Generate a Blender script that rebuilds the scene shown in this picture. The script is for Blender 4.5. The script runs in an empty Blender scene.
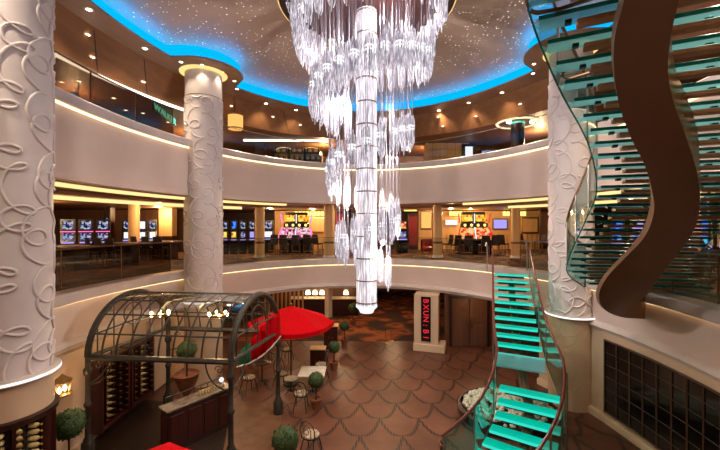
import bpy, math, random
from mathutils import Vector, Matrix, Euler
random.seed(11)
PI = math.pi
sc = bpy.context.scene
C = sc.collection
EYE = 1.65
F = 360.0

# ------------------------------------------------------------------ helpers
def at(px, py, Y):
    return Vector(((px - 360) / F * Y, Y, EYE - (py - 225) / F * Y))

def onz(px, py, z):
    Y = F * (EYE - z) / (py - 225)
    return Vector(((px - 360) / F * Y, Y, z))

def lerp(a, b, t):
    return a + (b - a) * t

def interp(tab, x):
    """piecewise smooth interpolation: tab = [(x, (values...)), ...]"""
    if x <= tab[0][0]:
        return tab[0][1]
    if x >= tab[-1][0]:
        return tab[-1][1]
    n = len(tab)
    for i in range(n - 1):
        x0, v0 = tab[i]
        x1, v1 = tab[i + 1]
        if x0 <= x <= x1:
            vm = tab[max(i - 1, 0)]
            vp = tab[min(i + 2, n - 1)]
            t = (x - x0) / (x1 - x0)
            out = []
            for k in range(len(v0)):
                m0 = (v1[k] - vm[1][k]) / (x1 - vm[0]) * (x1 - x0)
                m1 = (vp[1][k] - v0[k]) / (vp[0] - x0) * (x1 - x0)
                out.append((2*t**3 - 3*t**2 + 1)*v0[k] + (t**3 - 2*t**2 + t)*m0
                           + (-2*t**3 + 3*t**2)*v1[k] + (t**3 - t**2)*m1)
            return tuple(out)

class MB:
    """collects shapes into one mesh"""
    def __init__(self):
        self.v = []; self.f = []; self.mi = []
        self.m = 0
    def add(self, vs, fs):
        o = len(self.v)
        self.v += [Vector(p) for p in vs]
        self.f += [tuple(i + o for i in f) for f in fs]
        self.mi += [self.m] * len(fs)
        return self
    def box(self, c, s, rz=0, rx=0, ry=0):
        R = Euler((rx, ry, rz)).to_matrix()
        h = [x / 2 for x in s]
        vs = [Vector(c) + R @ Vector((a*h[0], b*h[1], d*h[2]))
              for a in (-1, 1) for b in (-1, 1) for d in (-1, 1)]
        return self.add(vs, [(0,1,3,2),(4,6,7,5),(0,4,5,1),(2,3,7,6),(0,2,6,4),(1,5,7,3)])
    def bbox(self, c, s, b=0.01, rz=0):
        """box with chamfered vertical and top edges"""
        x, y, z = (k / 2 for k in s)
        b = min(b, x*.49, y*.49, z*.49)
        R = Matrix.Rotation(rz, 3, 'Z')
        rings = []
        for (zz, i) in ((-z, b), (-z + b, 0), (z - b, 0), (z, b)):
            X, Y = x - i, y - i
            k = b if i == 0 else b * .5
            ring = [(X - k, -Y), (X, -Y + k), (X, Y - k), (X - k, Y), (-X + k, Y), (-X, Y - k), (-X, -Y + k), (-X + k, -Y)]
            rings.append([Vector(c) + R @ Vector((p[0], p[1], zz)) for p in ring])
        vs = [p for r in rings for p in r]
        fs = []
        for r in range(3):
            for k in range(8):
                fs.append((r*8 + k, r*8 + (k+1) % 8, (r+1)*8 + (k+1) % 8, (r+1)*8 + k))
        fs.append(tuple(range(7, -1, -1))); fs.append(tuple(range(24, 32)))
        return self.add(vs, fs)
    def tube(self, pts, r, n=6, closed=False, flat=None):
        pts = [Vector(p) for p in pts]
        N = len(pts)
        rs = r if isinstance(r, (list, tuple)) else [r] * N
        vs = []
        up = None
        for i in range(N):
            if closed:
                t = pts[(i+1) % N] - pts[i-1]
            else:
                t = pts[min(i+1, N-1)] - pts[max(i-1, 0)]
            if t.length < 1e-9: t = Vector((0, 0, 1))
            t.normalize()
            if up is None:
                up = Vector((0, 0, 1)) if abs(t.z) < .9 else Vector((1, 0, 0))
            s = t.cross(up)
            if s.length < 1e-4:
                s = t.cross(Vector((0, 1, 0)))
            s.normalize()
            u = s.cross(t).normalized()
            up = u
            for k in range(n):
                a = 2 * PI * k / n
                vs.append(pts[i] + (s * math.cos(a) + u * math.sin(a)) * rs[i])
        fs = []
        M = N if closed else N - 1
        for i in range(M):
            j = (i + 1) % N
            for k in range(n):
                fs.append((i*n + k, i*n + (k+1) % n, j*n + (k+1) % n, j*n + k))
        if not closed:
            fs.append(tuple(range(n - 1, -1, -1)))
            fs.append(tuple((N-1)*n + k for k in range(n)))
        return self.add(vs, fs)
    def cyl(self, p0, p1, r0, r1=None, n=12):
        return self.tube([p0, p1], [r0, r0 if r1 is None else r1], n)
    def lathe(self, prof, c=(0, 0, 0), n=24, a0=0, a1=2*PI, cap=True):
        full = abs(a1 - a0 - 2*PI) < 1e-6
        m = n if full else n + 1
        vs = []
        for (r, z) in prof:
            for k in range(m):
                a = a0 + (a1 - a0) * k / n
                vs.append(Vector(c) + Vector((r*math.cos(a), r*math.sin(a), z)))
        fs = []
        for i in range(len(prof) - 1):
            for k in range(n):
                j = (k + 1) % m
                fs.append((i*m + k, i*m + j, (i+1)*m + j, (i+1)*m + k))
        if full and cap:
            if prof[0][0] > 1e-5: fs.append(tuple(range(m - 1, -1, -1)))
            if prof[-1][0] > 1e-5: fs.append(tuple((len(prof)-1)*m + k for k in range(m)))
        return self.add(vs, fs)
    def ball(self, c, r, n=10, sz=1.0, jit=0.0):
        prof = []
        h = n // 2 + 1
        vs = []; fs = []
        m = n
        for i in range(h + 1):
            t = PI * i / h
            for k in range(m):
                a = 2 * PI * k / m
                q = r * (1 + random.uniform(-jit, jit))
                vs.append(Vector(c) + Vector((q*math.sin(t)*math.cos(a), q*math.sin(t)*math.sin(a), -q*sz*math.cos(t))))
        for i in range(h):
            for k in range(m):
                fs.append((i*m + k, i*m + (k+1) % m, (i+1)*m + (k+1) % m, (i+1)*m + k))
        return self.add(vs, fs)
    def loft(self, rings, closed_ring=False, cap=False):
        m = len(rings[0])
        vs = [p for r in rings for p in r]
        fs = []
        K = m if closed_ring else m - 1
        for i in range(len(rings) - 1):
            for k in range(K):
                j = (k + 1) % m
                fs.append((i*m + k, i*m + j, (i+1)*m + j, (i+1)*m + k))
        if cap and closed_ring:
            fs.append(tuple(range(m - 1, -1, -1)))
            fs.append(tuple((len(rings)-1)*m + k for k in range(m)))
        return self.add(vs, fs)
    def prism(self, poly, z0, z1):
        m = len(poly)
        vs = [(p[0], p[1], z0) for p in poly] + [(p[0], p[1], z1) for p in poly]
        fs = [tuple(range(m - 1, -1, -1)), tuple(range(m, 2*m))]
        for k in range(m):
            j = (k + 1) % m
            fs.append((k, j, m + j, m + k))
        return self.add(vs, fs)
    def build(self, name, mats, parent=None, smooth=True, world=False, angle=40):
        off = Vector((0, 0, 0))
        if parent is not None and world:
            q = parent
            while q is not None:
                off += q.location; q = q.parent
        me = bpy.data.meshes.new(name)
        me.from_pydata([tuple(p - off) for p in self.v], [], self.f)
        if not isinstance(mats, (list, tuple)): mats = [mats]
        for m in mats: me.materials.append(m)
        if len(mats) > 1:
            me.polygons.foreach_set('material_index', self.mi)
        if smooth:
            me.polygons.foreach_set('use_smooth', [True] * len(me.polygons))
            me.update()
            me.set_sharp_from_angle(angle=math.radians(angle))
        me.update()
        o = bpy.data.objects.new(name, me)
        C.objects.link(o)
        if parent is not None: o.parent = parent
        return o

def tag(o, label, cat=None, group=None):
    o['label'] = label
    if cat: o['category'] = cat
    if group: o['group'] = group
    return o

def thing(name, label, cat, loc=(0, 0, 0), rz=0, group=None):
    o = bpy.data.objects.new(name, None)
    o.empty_display_size = .1
    C.objects.link(o)
    o.location = loc; o.rotation_euler = (0, 0, rz)
    return tag(o, label, cat, group)

def struct(o):
    o['kind'] = 'structure'
    return o

def dup(root, loc, rz=0, label=None, group=None, scale=None):
    r = root.copy(); C.objects.link(r)
    r.location = loc; r.rotation_euler = (0, 0, rz)
    if scale: r.scale = (scale,) * 3
    if label: r['label'] = label
    if group: r['group'] = group
    for ch in list(root.children):
        c = ch.copy(); C.objects.link(c); c.parent = r
        for g in list(ch.children):
            d = g.copy(); C.objects.link(d); d.parent = c
    return r

# ------------------------------------------------------------------ materials
def srgb(r, g, b):
    f = lambda c: (c/255/12.92) if c/255 <= .04045 else ((c/255 + .055)/1.055)**2.4
    return (f(r), f(g), f(b), 1)

def new_mat(name):
    m = bpy.data.materials.new(name); m.use_nodes = True
    nt = m.node_tree
    for n in list(nt.nodes): nt.nodes.remove(n)
    out = nt.nodes.new('ShaderNodeOutputMaterial')
    return m, nt, out

def nd(nt, t, **kw):
    n = nt.nodes.new(t)
    for k, v in kw.items():
        if k.startswith('i_'):
            n.inputs[int(k[2:])].default_value = v
        else:
            setattr(n, k, v)
    return n

def pm(name, col, col2=None, rough=.5, metal=0.0, scale=6.0, stretch=(1, 1, 1), bump=0.0, spec=.5, detail=3):
    """principled, colour varied by object-space noise"""
    m, nt, out = new_mat(name)
    p = nd(nt, 'ShaderNodeBsdfPrincipled')
    p.inputs['Roughness'].default_value = rough
    p.inputs['Metallic'].default_value = metal
    p.inputs['Specular IOR Level'].default_value = spec
    tc = nd(nt, 'ShaderNodeTexCoord'); mp = nd(nt, 'ShaderNodeMapping')
    mp.inputs['Scale'].default_value = stretch
    nz = nd(nt, 'ShaderNodeTexNoise'); nz.inputs['Scale'].default_value = scale; nz.inputs['Detail'].default_value = detail
    cr = nd(nt, 'ShaderNodeValToRGB')
    if col2 is None: col2 = tuple(c * .86 for c in col[:3]) + (1,)
    cr.color_ramp.elements[0].position = .3; cr.color_ramp.elements[1].position = .7
    cr.color_ramp.elements[0].color = col2; cr.color_ramp.elements[1].color = col
    L = nt.links.new
    L(tc.outputs['Object'], mp.inputs[0]); L(mp.outputs[0], nz.inputs['Vector'])
    L(nz.outputs[0], cr.inputs[0]); L(cr.outputs[0], p.inputs['Base Color'])
    if bump:
        b = nd(nt, 'ShaderNodeBump'); b.inputs['Strength'].default_value = bump; b.inputs['Distance'].default_value = .02
        L(nz.outputs[0], b.inputs['Height']); L(b.outputs[0], p.inputs['Normal'])
    L(p.outputs[0], out.inputs[0])
    return m

def em(name, col, strength):
    m, nt, out = new_mat(name)
    e = nd(nt, 'ShaderNodeEmission'); e.inputs[0].default_value = col; e.inputs[1].default_value = strength
    nt.links.new(e.outputs[0], out.inputs[0])
    return m

def screen_mat(name, cols, strength, scale=9):
    m, nt, out = new_mat(name)
    L = nt.links.new
    tc = nd(nt, 'ShaderNodeTexCoord')
    vo = nd(nt, 'ShaderNodeTexVoronoi'); vo.inputs['Scale'].default_value = scale; vo.distance = 'CHEBYCHEV'; vo.inputs['Randomness'].default_value = .6
    sp = nd(nt, 'ShaderNodeSeparateColor')
    cr = nd(nt, 'ShaderNodeValToRGB'); cr.color_ramp.interpolation = 'CONSTANT'
    while len(cr.color_ramp.elements) < len(cols): cr.color_ramp.elements.new(.5)
    for i, c in enumerate(cols):
        cr.color_ramp.elements[i].position = i / len(cols); cr.color_ramp.elements[i].color = c
    e = nd(nt, 'ShaderNodeEmission'); e.inputs[1].default_value = strength
    L(tc.outputs['Object'], vo.inputs['Vector']); L(vo.outputs['Color'], sp.inputs[0])
    L(sp.outputs[0], cr.inputs[0]); L(cr.outputs[0], e.inputs[0]); L(e.outputs[0], out.inputs[0])
    return m

def glass_mat(name, tint, refl=.5, rough=.02):
    m, nt, out = new_mat(name)
    L = nt.links.new
    t = nd(nt, 'ShaderNodeBsdfTransparent'); t.inputs[0].default_value = tint
    g = nd(nt, 'ShaderNodeBsdfGlossy'); g.inputs['Roughness'].default_value = rough; g.inputs[0].default_value = (.9, .95, .95, 1)
    lw = nd(nt, 'ShaderNodeLayerWeight'); lw.inputs[0].default_value = .25
    mu = nd(nt, 'ShaderNodeMath', operation='MULTIPLY'); mu.inputs[1].default_value = refl
    mx = nd(nt, 'ShaderNodeMixShader')
    L(lw.outputs['Fresnel'], mu.inputs[0]); L(mu.outputs[0], mx.inputs[0])
    L(t.outputs[0], mx.inputs[1]); L(g.outputs[0], mx.inputs[2]); L(mx.outputs[0], out.inputs[0])
    return m

def frosted(name, col, trans=.4, emis=0.0, rough=.2):
    """tinted glass slab: part see-through, part body colour"""
    m, nt, out = new_mat(name)
    L = nt.links.new
    t = nd(nt, 'ShaderNodeBsdfTransparent'); t.inputs[0].default_value = tuple(min(1, c*1.2 + .25) for c in col[:3]) + (1,)
    p = nd(nt, 'ShaderNodeBsdfPrincipled'); p.inputs['Base Color'].default_value = col
    p.inputs['Roughness'].default_value = rough
    tr = nd(nt, 'ShaderNodeBsdfTranslucent'); tr.inputs[0].default_value = col
    nz = nd(nt, 'ShaderNodeTexNoise'); nz.inputs['Scale'].default_value = 3
    m1 = nd(nt, 'ShaderNodeMixShader'); m1.inputs[0].default_value = .4
    m2 = nd(nt, 'ShaderNodeMixShader'); m2.inputs[0].default_value = trans
    L(p.outputs[0], m1.inputs[1]); L(tr.outputs[0], m1.inputs[2])
    L(m1.outputs[0], m2.inputs[1]); L(t.outputs[0], m2.inputs[2])
    last = m2
    if emis:
        e = nd(nt, 'ShaderNodeEmission'); e.inputs[0].default_value = col; e.inputs[1].default_value = emis
        a = nd(nt, 'ShaderNodeAddShader')
        L(m2.outputs[0], a.inputs[0]); L(e.outputs[0], a.inputs[1]); last = a
    L(last.outputs[0], out.inputs[0])
    return m

def crystal_mat(name, lo, hi, s_lo, s_hi, stretch, scale):
    """lit crystal: streaks of bright and dim along the rods, with a glossy skin"""
    m, nt, out = new_mat(name)
    L = nt.links.new
    tc = nd(nt, 'ShaderNodeTexCoord'); mp = nd(nt, 'ShaderNodeMapping'); mp.inputs['Scale'].default_value = stretch
    nz = nd(nt, 'ShaderNodeTexNoise'); nz.inputs['Scale'].default_value = scale; nz.inputs['Detail'].default_value = 2
    cr = nd(nt, 'ShaderNodeValToRGB')
    cr.color_ramp.elements[0].position = .38; cr.color_ramp.elements[1].position = .66
    cr.color_ramp.elements[0].color = lo; cr.color_ramp.elements[1].color = hi
    mr = nd(nt, 'ShaderNodeMapRange')
    mr.inputs['From Min'].default_value = .38; mr.inputs['From Max'].default_value = .66
    mr.inputs['To Min'].default_value = s_lo; mr.inputs['To Max'].default_value = s_hi
    p = nd(nt, 'ShaderNodeBsdfPrincipled')
    p.inputs['Base Color'].default_value = (.38, .36, .40, 1); p.inputs['Roughness'].default_value = .12
    L(tc.outputs['Object'], mp.inputs[0]); L(mp.outputs[0], nz.inputs['Vector'])
    L(nz.outputs[0], cr.inputs[0]); L(nz.outputs[0], mr.inputs[0])
    L(cr.outputs[0], p.inputs['Emission Color']); L(mr.outputs[0], p.inputs['Emission Strength'])
    L(p.outputs[0], out.inputs[0])
    return m

def star_ceiling():
    m, nt, out = new_mat('starry_plaster')
    L = nt.links.new
    tc = nd(nt, 'ShaderNodeTexCoord')
    vo = nd(nt, 'ShaderNodeTexVoronoi'); vo.inputs['Scale'].default_value = 8.5
    lt = nd(nt, 'ShaderNodeMath', operation='LESS_THAN'); lt.inputs[1].default_value = .17
    nz = nd(nt, 'ShaderNodeTexNoise'); nz.inputs['Scale'].default_value = 1.1
    gt = nd(nt, 'ShaderNodeMath', operation='GREATER_THAN'); gt.inputs[1].default_value = .45
    sp = nd(nt, 'ShaderNodeSeparateColor')
    mu = nd(nt, 'ShaderNodeMath', operation='MULTIPLY'); mu2 = nd(nt, 'ShaderNodeMath', operation='MULTIPLY')
    mu3 = nd(nt, 'ShaderNodeMath', operation='MULTIPLY'); mu3.inputs[1].default_value = 1.2
    p = nd(nt, 'ShaderNodeBsdfPrincipled')
    p.inputs['Base Color'].default_value = srgb(176, 152, 134); p.inputs['Roughness'].default_value = .45
    p.inputs['Emission Color'].default_value = (1, .93, .85, 1)
    L(tc.outputs['Object'], vo.inputs['Vector']); L(tc.outputs['Object'], nz.inputs['Vector'])
    L(vo.outputs['Distance'], lt.inputs[0]); L(nz.outputs[0], gt.inputs[0])
    L(vo.outputs['Color'], sp.inputs[0])
    L(lt.outputs[0], mu.inputs[0]); L(gt.outputs[0], mu.inputs[1])
    L(mu.outputs[0], mu2.inputs[0]); L(sp.outputs[0], mu2.inputs[1]); L(mu2.outputs[0], mu3.inputs[0])
    L(mu3.outputs[0], p.inputs['Emission Strength'])
    L(p.outputs[0], out.inputs[0])
    return m

def scallop_floor():
    m, nt, out = new_mat('scallop_mosaic')
    L = nt.links.new
    def M(op, a=None, b=None, c=None):
        n = nd(nt, 'ShaderNodeMath', operation=op)
        for i, x in enumerate((a, b, c)):
            if x is None: continue
            if isinstance(x, (int, float)): n.inputs[i].default_value = x
            else: L(x, n.inputs[i])
        return n.outputs[0]
    tc = nd(nt, 'ShaderNodeTexCoord'); sx = nd(nt, 'ShaderNodeSeparateXYZ')
    L(tc.outputs['Object'], sx.inputs[0])
    x, y = sx.outputs[0], sx.outputs[1]
    W, H = 1.12, .86
    v = M('DIVIDE', y, H); u = M('DIVIDE', x, W)
    j = M('FLOOR', v); f = M('FRACT', v)
    par = M('MULTIPLY', M('FLOORED_MODULO', j, 2.0), .5)
    uo = M('ADD', u, par)
    fr = M('FRACT', uo)
    c = M('SUBTRACT', M('MULTIPLY', fr, 2.0), 1.0)
    g = M('MULTIPLY', M('POWER', M('ABSOLUTE', c), 2.7), 1.0)
    d = M('ABSOLUTE', M('SUBTRACT', f, g))
    slope = M('ADD', M('MULTIPLY', M('POWER', M('ABSOLUTE', c), 1.7), 3.2), 1.0)
    dd = M('DIVIDE', d, slope)
    line = M('LESS_THAN', dd, .05)
    # small dark tesserae: dashes along the seams, radial joints inside every scale
    dash = M('GREATER_THAN', M('FRACT', M('MULTIPLY', x, 14.0)), .25)
    line = M('MULTIPLY', line, dash)
    rad = M('LESS_THAN', M('FRACT', M('MULTIPLY', uo, 19.0)), .2)
    row = M('LESS_THAN', M('FRACT', M('MULTIPLY', y, 9.0)), .16)
    joint = M('MAXIMUM', rad, row)
    below = M('GREATER_THAN', f, g)
    vo = nd(nt, 'ShaderNodeTexNoise'); vo.inputs['Scale'].default_value = 1.4; vo.inputs['Detail'].default_value = 4
    L(tc.outputs['Object'], vo.inputs['Vector'])
    cr = nd(nt, 'ShaderNodeValToRGB')
    cr.color_ramp.elements[0].color = srgb(88, 50, 35); cr.color_ramp.elements[1].color = srgb(114, 68, 48)
    cr.color_ramp.elements[0].position = .3; cr.color_ramp.elements[1].position = .7
    L(vo.outputs[0], cr.inputs[0])
    mj = nd(nt, 'ShaderNodeMix', data_type='RGBA'); mj.inputs[7].default_value = srgb(92, 60, 44)
    L(M('MULTIPLY', joint, .75), mj.inputs[0]); L(cr.outputs[0], mj.inputs[6])
    ml = nd(nt, 'ShaderNodeMix', data_type='RGBA'); ml.inputs[7].default_value = srgb(30, 20, 17)
    L(line, ml.inputs[0]); L(mj.outputs[2], ml.inputs[6])
    p = nd(nt, 'ShaderNodeBsdfPrincipled'); p.inputs['Roughness'].default_value = .38
    L(ml.outputs[2], p.inputs['Base Color']); L(p.outputs[0], out.inputs[0])
    return m

def carpet(name, cols, scale, rough=.9):
    m, nt, out = new_mat(name)
    L = nt.links.new
    tc = nd(nt, 'ShaderNodeTexCoord')
    nz = nd(nt, 'ShaderNodeTexNoise'); nz.inputs['Scale'].default_value = scale * .8; nz.inputs['Distortion'].default_value = 1.5
    vo = nd(nt, 'ShaderNodeTexVoronoi', feature='SMOOTH_F1'); vo.inputs['Scale'].default_value = scale
    ad = nd(nt, 'ShaderNodeMath', operation='ADD')
    cr = nd(nt, 'ShaderNodeValToRGB')
    while len(cr.color_ramp.elements) < len(cols): cr.color_ramp.elements.new(.5)
    for i, c in enumerate(cols):
        cr.color_ramp.elements[i].position = .5 + .5 * i / (len(cols) - 1); cr.color_ramp.elements[i].color = c
    p = nd(nt, 'ShaderNodeBsdfPrincipled'); p.inputs['Roughness'].default_value = rough
    L(tc.outputs['Object'], nz.inputs['Vector']); L(tc.outputs['Object'], vo.inputs['Vector'])
    L(nz.outputs[0], ad.inputs[0]); L(vo.outputs[0], ad.inputs[1])
    L(ad.outputs[0], cr.inputs[0]); L(cr.outputs[0], p.inputs['Base Color']); L(p.outputs[0], out.inputs[0])
    return m

M = {}
M['plaster'] = pm('rose_plaster', srgb(212, 190, 178), srgb(206, 184, 172), rough=.5, scale=1.5)
M['cream'] = pm('cream_paint', srgb(208, 178, 148), srgb(200, 170, 140), rough=.5, scale=1.2)
M['cap'] = pm('satin_cap', srgb(205, 190, 182), rough=.3, scale=2)
M['column'] = pm('column_plaster', srgb(214, 204, 202), srgb(206, 196, 194), rough=.5, scale=3)
M['soffit'] = pm('soffit_paint', srgb(136, 104, 84), rough=.45, scale=2)
M['wood_ceiling'] = pm('ceiling_wood', srgb(132, 90, 58), srgb(114, 76, 47), rough=.35, scale=5, stretch=(1, .12, 1))
M['dark_ceiling'] = pm('dark_ceiling', srgb(136, 92, 58), srgb(116, 76, 46), rough=.55, scale=2)
M['casino_ceiling'] = pm('casino_ceiling', srgb(160, 108, 66), srgb(140, 90, 52), rough=.4, scale=2)
M['seam'] = pm('seam_black', srgb(22, 14, 10), rough=.6)
M['star'] = star_ceiling()
M['scallop'] = scallop_floor()
M['tan_floor'] = pm('tan_paving', srgb(112, 75, 48), srgb(86, 56, 36), rough=.45, scale=4, bump=.1)
M['plank'] = pm('dark_planks', srgb(44, 28, 19), srgb(28, 18, 12), rough=.4, scale=4, stretch=(6, .4, 1))
M['carpet'] = carpet('casino_carpet', [srgb(28, 16, 10), srgb(66, 36, 18), srgb(160, 104, 54), srgb(40, 22, 12), srgb(126, 78, 40), srgb(34, 20, 12)], 1.6)
M['carpet_orange'] = carpet('orange_carpet', [srgb(50, 28, 14), srgb(100, 58, 26), srgb(176, 92, 36), srgb(120, 62, 24), srgb(60, 36, 20)], .9)
M['beige_wall'] = pm('beige_wall', srgb(206, 160, 104), srgb(190, 144, 90), rough=.5, scale=2, stretch=(2, 2, .2))
M['brown_wall'] = pm('brown_wall', srgb(104, 68, 48), srgb(84, 53, 36), rough=.4, scale=3, stretch=(2, 2, .2))
M['dark_wood'] = pm('dark_wood', srgb(56, 24, 16), srgb(38, 16, 11), rough=.35, scale=5, stretch=(4, 4, .4))
M['red_wood'] = pm('mahogany', srgb(66, 16, 13), srgb(46, 10, 9), rough=.35, scale=5, stretch=(4, 4, .4))
M['black'] = pm('black_gloss', srgb(22, 18, 18), srgb(14, 12, 12), rough=.25)
M['window_black'] = pm('tinted_pane', srgb(18, 18, 16), srgb(10, 10, 10), rough=.08)
M['bronze'] = pm('bronze', srgb(122, 86, 58), srgb(104, 70, 46), rough=.4, metal=.6, scale=4)
M['bracket'] = pm('bracket_lit_bronze', srgb(178, 128, 92), srgb(160, 112, 78), rough=.4, metal=.2)  # bronze lightened and warmed to stand in for light on the brackets
M['window_bar'] = pm('window_bar', srgb(84, 56, 36), rough=.5, scale=4)
M['stringer'] = pm('bronze_paint', srgb(112, 76, 50), srgb(106, 71, 46), rough=.5, metal=.1, scale=2)
M['brass'] = pm('aged_brass', srgb(176, 138, 84), srgb(150, 112, 62), rough=.3, metal=.9, scale=5)
M['steel'] = pm('brushed_steel', srgb(170, 165, 158), rough=.3, metal=.9, scale=8)
M['iron'] = pm('wrought_iron', srgb(64, 58, 50), srgb(46, 42, 36), rough=.45, metal=.3, scale=9)
M['rail_wood'] = pm('rail_wood', srgb(112, 50, 32), srgb(88, 36, 24), rough=.3, scale=6)
M['leather'] = pm('dark_leather', srgb(48, 32, 26), srgb(34, 22, 18), rough=.4, scale=8)
M['red_cloth'] = pm('red_canvas', srgb(186, 2, 14), srgb(168, 1, 10), rough=.95, scale=12, spec=.1)
M['red_panel'] = pm('red_panel', srgb(120, 20, 20), rough=.4)
M['white_top'] = pm('marble_top', srgb(226, 214, 196), srgb(196, 184, 168), rough=.25, scale=7)
M['grey_marble'] = pm('grey_marble', srgb(140, 124, 108), srgb(96, 82, 70), rough=.25, scale=7)
M['leaf'] = pm('topiary_leaf', srgb(62, 84, 32), srgb(28, 44, 16), rough=.7, scale=30, bump=.6)
M['terracotta'] = pm('terracotta', srgb(142, 84, 54), srgb(110, 62, 40), rough=.6)
M['pebble'] = pm('pale_stone', srgb(206, 204, 182), srgb(150, 150, 128), rough=.5, scale=16, bump=.5)
M['cushion'] = pm('striped_cushion', srgb(220, 202, 170), srgb(90, 62, 44), rough=.8, scale=22, stretch=(6, .3, 1))
M['bottle'] = pm('bottle_glass', srgb(60, 36, 20), srgb(36, 20, 12), rough=.15, scale=9)
M['bottle_pale'] = pm('pale_bottle', srgb(240, 220, 170), srgb(220, 190, 130), rough=.2, scale=9)
M['foil'] = pm('gold_foil', srgb(196, 150, 74), rough=.3, metal=.7)
M['glass'] = glass_mat('clear_glass', (.9, .93, .92, 1), .55)
M['glass_tint'] = glass_mat('bronze_glass', (.58, .52, .46, 1), .5)
M['glass_green'] = glass_mat('green_glass', (.72, .9, .86, 1), .45)
M['glass_edge'] = pm('glass_edge', srgb(18, 124, 112), srgb(12, 96, 88), rough=.15)
M['tread'] = frosted('teal_tread', srgb(150, 200, 206), .38)
M['tread_lit'] = frosted('lit_tread', (.0, .50, .39, 1), .12, emis=.26)
M['tread_nose'] = em('tread_led', (.05, .9, .70, 1), .55)
M['led_warm'] = em('led_warm', (1, .70, .34, 1), 2.4)
M['led_cove'] = em('led_cove', (1, .66, .26, 1), 1.0)
M['led_soft'] = em('led_soft', (1, .94, .9, 1), 1.1)
M['led_collar'] = em('led_collar', (1, .62, .22, 1), .9)
M['led_white'] = em('led_white', (1, .86, .72, 1), 3)
M['led_blue'] = em('led_blue', (.0, .34, 1.0, 1), 10)
M['riser_glow'] = em('riser_glow', (.0, .44, 1.0, 1), .8)  # riser glows itself, standing in for the cove strip's blue light on it
M['led_ring'] = em('led_ring', (1, .74, .42, 1), 1.1)
M['bulb'] = em('bulb', (1, .72, .38, 1), 9)
M['downlight'] = em('downlight', (1, .84, .62, 1), 9)
M['neon_pink'] = em('neon_pink', (1, .12, .35, 1), 1.6)
M['neon_red'] = em('neon_red', (1, .03, .05, 1), .6)
M['neon_green'] = em('neon_green', (.2, .9, .65, 1), .9)
M['gold_sign'] = em('gold_sign', (1, .72, .16, 1), 1.7)
M['amber'] = em('amber_shade', (1, .46, .12, 1), .85)
M['tv'] = em('tv_violet', (.42, .36, .95, 1), .7)
M['tv_white'] = em('tv_white', (.9, .9, 1, 1), .8)
W1 = (1, 1, 1, 1)
M['scr_cool'] = screen_mat('screen_cool', [(.04, .1, .35, 1), (.5, .7, 1, 1), (.02, .02, .05, 1), (.9, .9, 1, 1), (.5, .2, .7, 1)], .38, 14)
M['scr_pink'] = screen_mat('screen_pink', [(1, .2, .35, 1), (1, .6, .5, 1), (.1, .02, .05, 1), (1, .85, .8, 1), (.7, .1, .5, 1)], .6, 12)
M['scr_red'] = screen_mat('screen_red', [(1, .12, .04, 1), (1, .5, .12, 1), (.5, .02, .02, 1), (1, .6, .25, 1)], .7, 9)
M['scr_gold'] = screen_mat('screen_gold', [(1, .55, .02, 1), (1, .8, .15, 1), (.7, .08, .02, 1), (1, .45, .05, 1)], .7, 9)
M['scr_blue'] = screen_mat('screen_blue', [(.0, .05, .5, 1), (.05, .25, 1, 1), (.0, .0, .1, 1), (.1, .5, 1, 1)], .8, 6)
M['crystal'] = crystal_mat('crystal_rods', (.40, .36, .44, 1), (.97, .92, 1, 1), .08, .6, (1, 1, .22), 26)
M['crystal_core'] = crystal_mat('crystal_core', (.66, .6, .7, 1), (1, .97, 1, 1), .26, .7, (1, 1, .12), 22)
M['crystal_band'] = em('crystal_band', (1, .97, 1, 1), .75)
M['wire'] = pm('silver_wire', srgb(190, 184, 196), rough=.25, metal=.7)

# ------------------------------------------------------------------ the atrium's levels
LOW, MID, UP = -3.9, 0.0, 4.55
MIDC, UPC = -1.4, 2.65          # underside of the middle / upper gallery
SOF, DOME = 7.05, 7.5
LOC = 6.12                       # low ceiling of the upper gallery, beyond the bulkhead
RU = (.25, 8.5, 6.65, 8.72)     # upper rim ellipse (cx, cy, a, b)
RM = (.0, 8.6, 6.95, 8.75)      # middle rim ellipse
NE = 144
def ell(R, off=0, z=0, n=NE, a0=0, a1=2*PI):
    full = abs(a1 - a0 - 2*PI) < 1e-6
    m = n if full else n + 1
    return [Vector((R[0] + (R[2]+off)*math.cos(a0 + (a1-a0)*k/n), R[1] + (R[3]+off)*math.sin(a0 + (a1-a0)*k/n), z)) for k in range(m)]
def ang(R, X, Y):
    return math.atan2((Y - R[1]) / R[3], (X - R[0]) / R[2])
def sweep(R, prof, n=NE, a0=0, a1=2*PI):
    full = abs(a1 - a0 - 2*PI) < 1e-6
    b = MB()
    rings = [ell(R, o, z, n, a0, a1) for (o, z) in prof]
    return b.loft(rings, closed_ring=full)
def rect_ring(R, off, z, x0, x1, y0, y1):
    """flat ring between an ellipse and a rectangle"""
    inner = ell(R, off, z)
    outer = []
    for k, p in enumerate(inner):
        d = Vector((math.cos(2*PI*k/NE), math.sin(2*PI*k/NE)))
        t = 1e9
        if d.x > 1e-6: t = min(t, (x1 - R[0]) / d.x)
        if d.x < -1e-6: t = min(t, (x0 - R[0]) / d.x)
        if d.y > 1e-6: t = min(t, (y1 - R[1]) / d.y)
        if d.y < -1e-6: t = min(t, (y0 - R[1]) / d.y)
        outer.append(Vector((R[0] + d.x*t, R[1] + d.y*t, z)))
    return MB().loft([inner, outer], closed_ring=True)

X0, X1, Y0, Y1 = -21, 21, -3, 30
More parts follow.
